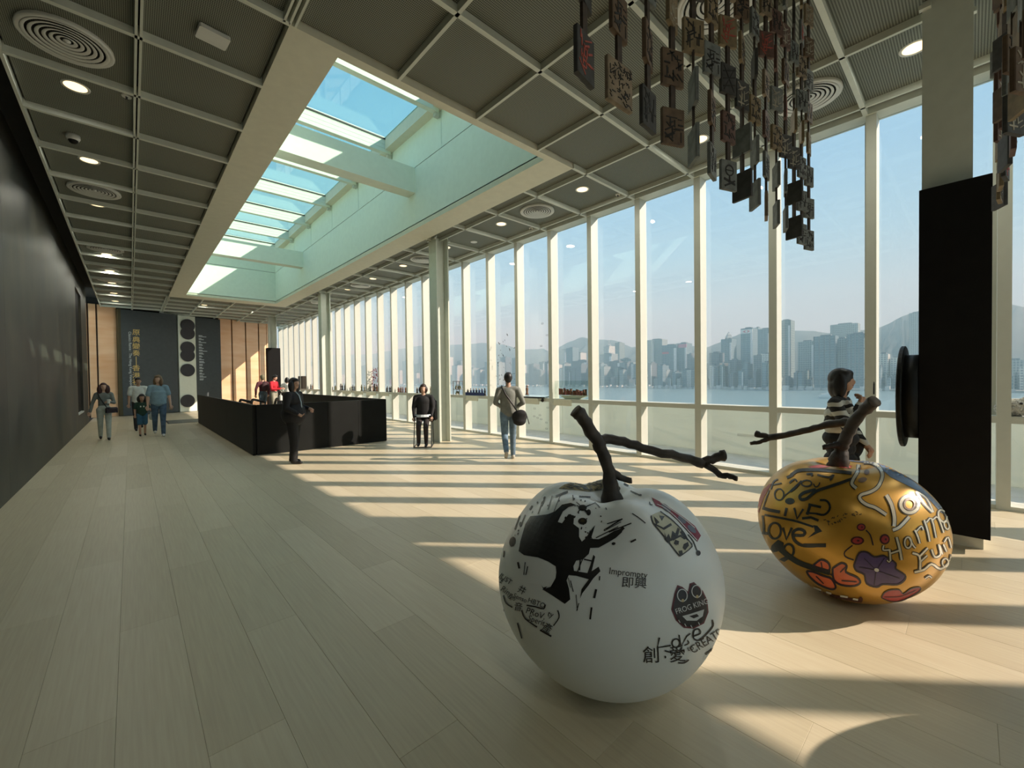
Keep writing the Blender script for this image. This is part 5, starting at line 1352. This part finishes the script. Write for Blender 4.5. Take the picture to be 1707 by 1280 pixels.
person('person', 'person in a white shirt with dark hair near the windows beyond the stairwell', (5.52, 22.0, 0), (.3, .95), 1.68,
    [SKIN, cloth('white_shirt', (.7, .7, .68)), cloth('olive_trousers', (.22, .22, .16)), M['rubber']], [(3, 3), (-3, 3)], [((.27, .0, 1.12), (.2, .2, 1.05), .5), ((-.27, .0, 1.12), (-.2, .2, 1.05), .5)], (HAIRB, hair_bob()))

# ------------------------------------------------------------------ models shown on the window sill
SILL = RZ1 + .006
def sy(px, z=SILL, x=W + .13): return atx((px, 650), x)[1]
FIG = [mat('fig_brown', (.19, .09, .045), .6, var=.3, scale=30), mat('fig_dark', (.03, .028, .026), .6, var=.3), mat('fig_grey', (.17, .16, .15), .7, var=.3), mat('fig_red', (.22, .07, .06), .6, var=.3), mat('fig_cream', (.5, .44, .32), .7, var=.2), mat('fig_navy', (.03, .05, .16), .5, var=.2), mat('fig_olive', (.14, .14, .07), .7, var=.3)]
_fp = {}
def figurine(y, h, m_, label, group, x=W + .12, z=SILL):
    t = thing('figurine', label, 'figurine', (x, y, z), RNG.uniform(0, 6), group)
    h = h * RNG.uniform(.88, 1.1)
    G().lathe([(.16 * h, 0), (.17 * h, .04 * h), (.10 * h, .3 * h), (.13 * h, .55 * h), (.14 * h, .68 * h), (.05 * h, .76 * h)], 10).out('figure_body', m_, t, True)
    G().ell((0, 0, .87 * h), (.085 * h, .09 * h, .12 * h), 10, 7).out('head', FIG[4] if RNG.random() < .4 else m_, t, True)
    G().cbox(-.17 * h, .17 * h, -.17 * h, .17 * h, -.0, .03 * h, .003).out('base', FIG[1], t)
    return t
def tray(y0, y1, label, under=True):
    t = thing('drawer_box', label, 'drawer box', (W, (y0 + y1) / 2, 0))
    w = abs(y1 - y0) / 2
    G().cbox(-.05, -.001, -w, w, RZ0 - .07, RZ1 - .005, .004).out('box_front', M['beige'], t)
    G().box(-.054, -.05, -.03, .03, RZ0 - .02, RZ0 - .012).out('pull', M['column'], t)
    return t
def k_y(k): return Y0 + S * k
# bay with the white boat of brown blocks
y0, y1 = k_y(3) + .05, k_y(4) - FWID - .05
t = thing('glass_case', 'clear glass cover standing on the sill around the boat of brown blocks', 'display case', (W + .13, (y0 + y1) / 2, SILL))
hl = (y1 - y0) / 2
for a in ((-.105, -.1, -hl, hl), (.085, .09, -hl, hl), (-.105, .09, -hl, -hl + .005), (-.105, .09, hl - .005, hl)): G().box(*a, 0, .42).out('pane', M['clear'], t)
t = thing('model_boat', 'white boat shaped tray carrying brown blocks on the window sill', 'model', (W + .12, (y0 + y1) / 2, SILL))
bl = hl * .9
G().add([(-.03, -bl * .45, 0.002), (.03, -bl * .45, 0.002), (.03, bl * .5, 0.002), (-.03, bl * .5, 0.002), (-.075, -bl, .09), (.07, -bl, .09), (.07, bl * .8, .075), (-.075, bl * .8, .075)], [(0, 3, 2, 1), (4, 5, 6, 7), (0, 1, 5, 4), (1, 2, 6, 5), (2, 3, 7, 6), (3, 0, 4, 7)]).out('hull', M['stripwhite'], t)
G().box(-.06, .06, -bl * .2, bl * .2, .088, .092).out('deck', M['stripwhite'], t)
for i in range(26):
    yy = (y0 + y1) / 2 + bl * .93 - (i + .5) / 26 * bl * 1.88; h = RNG.uniform(.05, .15); xx = W + .12 + RNG.uniform(-.06, .05); w = RNG.uniform(.016, .026)
    t = thing('wood_block', '%s small brown block from the left on the white boat' % ORD[i], 'block', (xx, yy, SILL + .091), RNG.uniform(-.3, .3), 'brown blocks on the white boat')
    G().cbox(-w, w, -w, w, 0, h, .003).out('block', FIG[0] if i % 3 else FIG[3], t)
    G().box(-w * 1.12, w * 1.12, -w * 1.12, w * 1.12, h, h + .012).out('block_cap', FIG[1] if i % 2 else FIG[0], t)
tray(sy(931), sy(959), 'beige drawer box under the boat of brown blocks')
# bay with one figure on a tilted shelf
y0, y1 = k_y(4) + .04, k_y(5) - FWID - .02
t = thing('glass_shelf', 'pale tilted glass shelf with a single figure on it', 'shelf', (W + .10, (y0 + y1) / 2, SILL))
G().add([(-.13, -.42, .0), (.10, -.42, .03), (.10, .42, .03), (-.13, .42, .0), (-.13, -.42, .03), (.10, -.42, .06), (.10, .42, .06), (-.13, .42, .03)], [(0, 3, 2, 1), (4, 5, 6, 7), (0, 1, 5, 4), (1, 2, 6, 5), (2, 3, 7, 6), (3, 0, 4, 7)]).out('slab', mat('pale_glass_slab', (.5, .62, .62), .15, var=.05), t)
G().box(-.132, -.128, -.42, .42, .0, .03).out('edge', M['dark'], t)
figurine(sy(880), .24, FIG[0], 'single brown figure standing on the tilted glass shelf', None, W + .1, SILL + .06)
tray(sy(872), sy(905), 'beige drawer box under the tilted glass shelf')
t = thing('sill_knob', 'black round knob on the rail beside the tilted glass shelf', 'knob', (W - .002, sy(910.5), RZ0 + .03)); G().lathe([(.035, 0), (.035, -.03), (.02, -.04)], 14, axis='x').out('knob', M['rubber'], t)
G().lathe([(.045, .0), (.045, -.006)], 14, axis='x').out('collar', M['dark'], t)
# row of navy based figures
for i in range(13):
    figurine(sy(781.5 + i * 2.35), .20, FIG[5] if i % 3 else FIG[1], '%s from the left of the small navy based figures on the sill' % ORD[i], 'navy based figures on the sill', W + .10 + .05 * (i % 2))
t = thing('low_plinth', 'long low navy plinth under the row of small figures', 'plinth', (W + .04, (sy(781) + sy(811)) / 2, SILL)); wl2 = abs(sy(781) - sy(811)) / 2
G().cbox(-.03, -.0, -wl2, wl2, 0, .085, .004).out('plinth_front', FIG[5], t); G().box(-.03, .0, -wl2, wl2, .085, .09).out('plinth_top', M['dark'], t)
tray(sy(785), sy(803), 'beige drawer box under the navy based figures')
# little scaffold with plants
yy = sy(765); t = thing('scaffold_model', 'small open frame model with plants inside on the sill', 'model', (W + .10, yy, SILL))
for a in (-.16, .16):
    for b in (-.07, .07): G().box(b - .008, b + .008, a - .008, a + .008, 0, .42).out('post', FIG[2], t)
for z in (.16, .40): G().box(-.08, .08, -.17, .17, z, z + .016).out('shelf', FIG[2], t)
for i in range(5):
    g = G(); [g.ell((RNG.normal(0, .015), RNG.normal(0, .015), RNG.uniform(.03, .09)), (.022, .022, .03), 7, 5) for _ in range(4)]
    t = thing('tiny_plant', '%s tiny green plant from the far end of the open frame model' % ORD[4 - i], 'plant', (W + .10 + RNG.uniform(-.04, .04), yy - .11 + .055 * i, SILL + (.0 if i % 2 else .177)), 0, 'tiny plants in the frame'); g.out('foliage', FIG[6], t, True); G().lathe([(.018, 0), (.022, .03)], 8).out('pot', FIG[4], t)
# further groups, each a row of its own kind
def cluster(px0, px1, n, h, ms, what, grp):
    for i in range(n):
        p = px0 + (px1 - px0) * (i + .5) / n
        figurine(sy(p) + RNG.uniform(-.01, .01), h * RNG.uniform(.8, 1.2), ms[i % len(ms)], '%s from the left of the %s' % (ORD[i], what), grp, W + .09 + RNG.uniform(0, .1))
cluster(716, 727, 5, .24, [FIG[4], FIG[0], FIG[3]], 'mixed cream figures just left of the column', 'cream figures by the column')
cluster(693, 701, 3, .20, [FIG[1]], 'three dark pieces left of the seated attendant', 'dark pieces by the attendant')
cluster(661, 681, 10, .22, [FIG[0], FIG[3], FIG[2]], 'brown and red figures above the parapet corner', 'brown red figures')
cluster(643, 656, 6, .22, [FIG[1], FIG[2]], 'dark figures left of the brown and red ones', 'dark grey figures')
cluster(617, 634, 8, .25, [FIG[2], FIG[0], FIG[1]], 'grey brown figures below the red leaf print', 'figures below the red print')
cluster(601, 613, 6, .27, [FIG[2], FIG[6]], 'grey olive pieces left of the red leaf print', 'grey olive pieces')
cluster(582, 596, 6, .22, [FIG[1], FIG[6]], 'dark olive pieces in a low heap', 'dark olive heap')
cluster(568, 576, 4, .28, [FIG[2], FIG[1]], 'tall grey pieces in a narrow group', 'tall grey pieces')
cluster(553, 564, 5, .18, [FIG[1], FIG[6]], 'dark low pieces right of the far column', 'dark low pieces')
cluster(516, 523, 3, .26, [FIG[1], FIG[0]], 'dark pieces beside the dark upright box', 'dark pieces by the box')
for i, (a, b_) in enumerate([(641, 654), (617, 632), (597, 610), (577, 590)]):
    tray(sy(a), sy(b_), 'beige drawer box, %s along the far sill from the parapet corner' % ORD[i])
ya, yb = sy(500.5), sy(513.5)
t = thing('upright_box', 'dark upright box with a brown side standing on the far sill', 'box', (W + .02, min(ya, yb), SILL)); wd = abs(ya - yb)
G().cbox(0, .2, 0, wd * .4, 0, .72, .004).out('brown_half', FIG[2], t); G().cbox(0, .2, wd * .4 + .004, wd, 0, .74, .004).out('dark_half', FIG[1], t)
# furry white thing on the sill beside the boxed column
p = atx((1690, 680), W + .1)
t = thing('shaggy_model', 'shaggy pale model with dark eyes on the sill beyond the boxed column', 'model', (W + .12, p[1] - .02, SILL))
bd = Body(); bd.ell((0, 0, .10), (.10, .13, .10)); bd.ell((0, -.09, .13), (.08, .08, .1)); bd.ell((0, .1, .08), (.07, .07, .08)); v, f = bd.surface(.008, 2); v = v + RNG.normal(0, .004, v.shape)
new_obj('shaggy_coat', v, f, mat('shaggy_grey', (.42, .42, .4), .9, col2=(.75, .75, .7), scale=18, contrast=.15), t)
for a, c, r in ((-.03, .15, .014), (-.075, .12, .012)): G().ell((-.098, a, c), (.012, r, r), 8, 6).out('eye', M['rubber'], t, True)
G().ell((-.09, -.10, .06), (.02, .03, .045), 8, 6).out('tusk', M['whitep'], t, True)

# ------------------------------------------------------------------ stickers on the glass
GXI = W + FD - .034
def leafshape(g, y, z, l, a):
    c, s = math.cos(a), math.sin(a)
    q = [(-l, 0), (-.3 * l, .28 * l), (.5 * l, .24 * l), (l, 0), (.5 * l, -.24 * l), (-.3 * l, -.28 * l)]
    b = [(GXI, y + u * c - w * s, z + u * s + w * c) for u, w in q]
    g.add(b + [(x - .0015, p, r) for x, p, r in b], [(0, 1, 2, 3, 4, 5), (11, 10, 9, 8, 7, 6)] + [(i, 6 + i, 6 + (i + 1) % 6, (i + 1) % 6) for i in range(6)])
t = thing('window_decal', 'spray of dark leaf stickers on the glass above the walking man', 'sticker', (0, 0, 0))
g = G()
y0, y1 = k_y(5) + .08, k_y(6) - FWID - .04
for i in range(95):
    y = RNG.uniform(y0, y1); z = 1.12 + 1.5 * RNG.random() ** 2.2
    leafshape(g, y, z, RNG.uniform(.012, .034), RNG.uniform(0, 3.1))
for z, y in ((2.35, .4), (2.55, .9), (2.2, .7), (2.75, .5)): leafshape(g, y0 + y * .9, z, .045, 1.0)
stuff(g.out('leaves', mat('leaf_sticker', (.03, .05, .045), .5, var=.3), t))
t = thing('window_decal', 'red leaf print sticker on the far glass above the parapet', 'sticker', (0, 0, 0))
g = G(); p0, p1 = atx((613.5, 614), GXI), atx((634, 648), GXI)
for i in range(190):
    y = RNG.uniform(p1[1], p0[1]); z = RNG.uniform(1.15, p0[2])
    leafshape(g, y, z, RNG.uniform(.03, .07), RNG.uniform(0, 3.1))
stuff(g.out('leaves', mat('red_sticker', (.42, .07, .09), .5, var=.3), t))
t = thing('window_decal', 'small outlined block stickers on the glass left of the boat', 'sticker', (0, 0, 0))
g = G()
for z, y in ((2.35, .35), (2.6, .15), (2.9, .3), (.78, .6), (.82, .15), (.55, .5), (.62, .42), (.58, .62), (.52, .38), (.45, .2), (.3, .2)):
    yy = k_y(4) + .05 + y; w, h, e = .07, .035, .006
    for a in ((yy, yy + w, z, z + e), (yy, yy + w, z + h - e, z + h), (yy, yy + e, z, z + h), (yy + w - e, yy + w, z, z + h)): g.box(GXI - .0015, GXI, *a)
stuff(g.out('blocks', mat('grey_sticker', (.2, .25, .25), .5, var=.1), t))
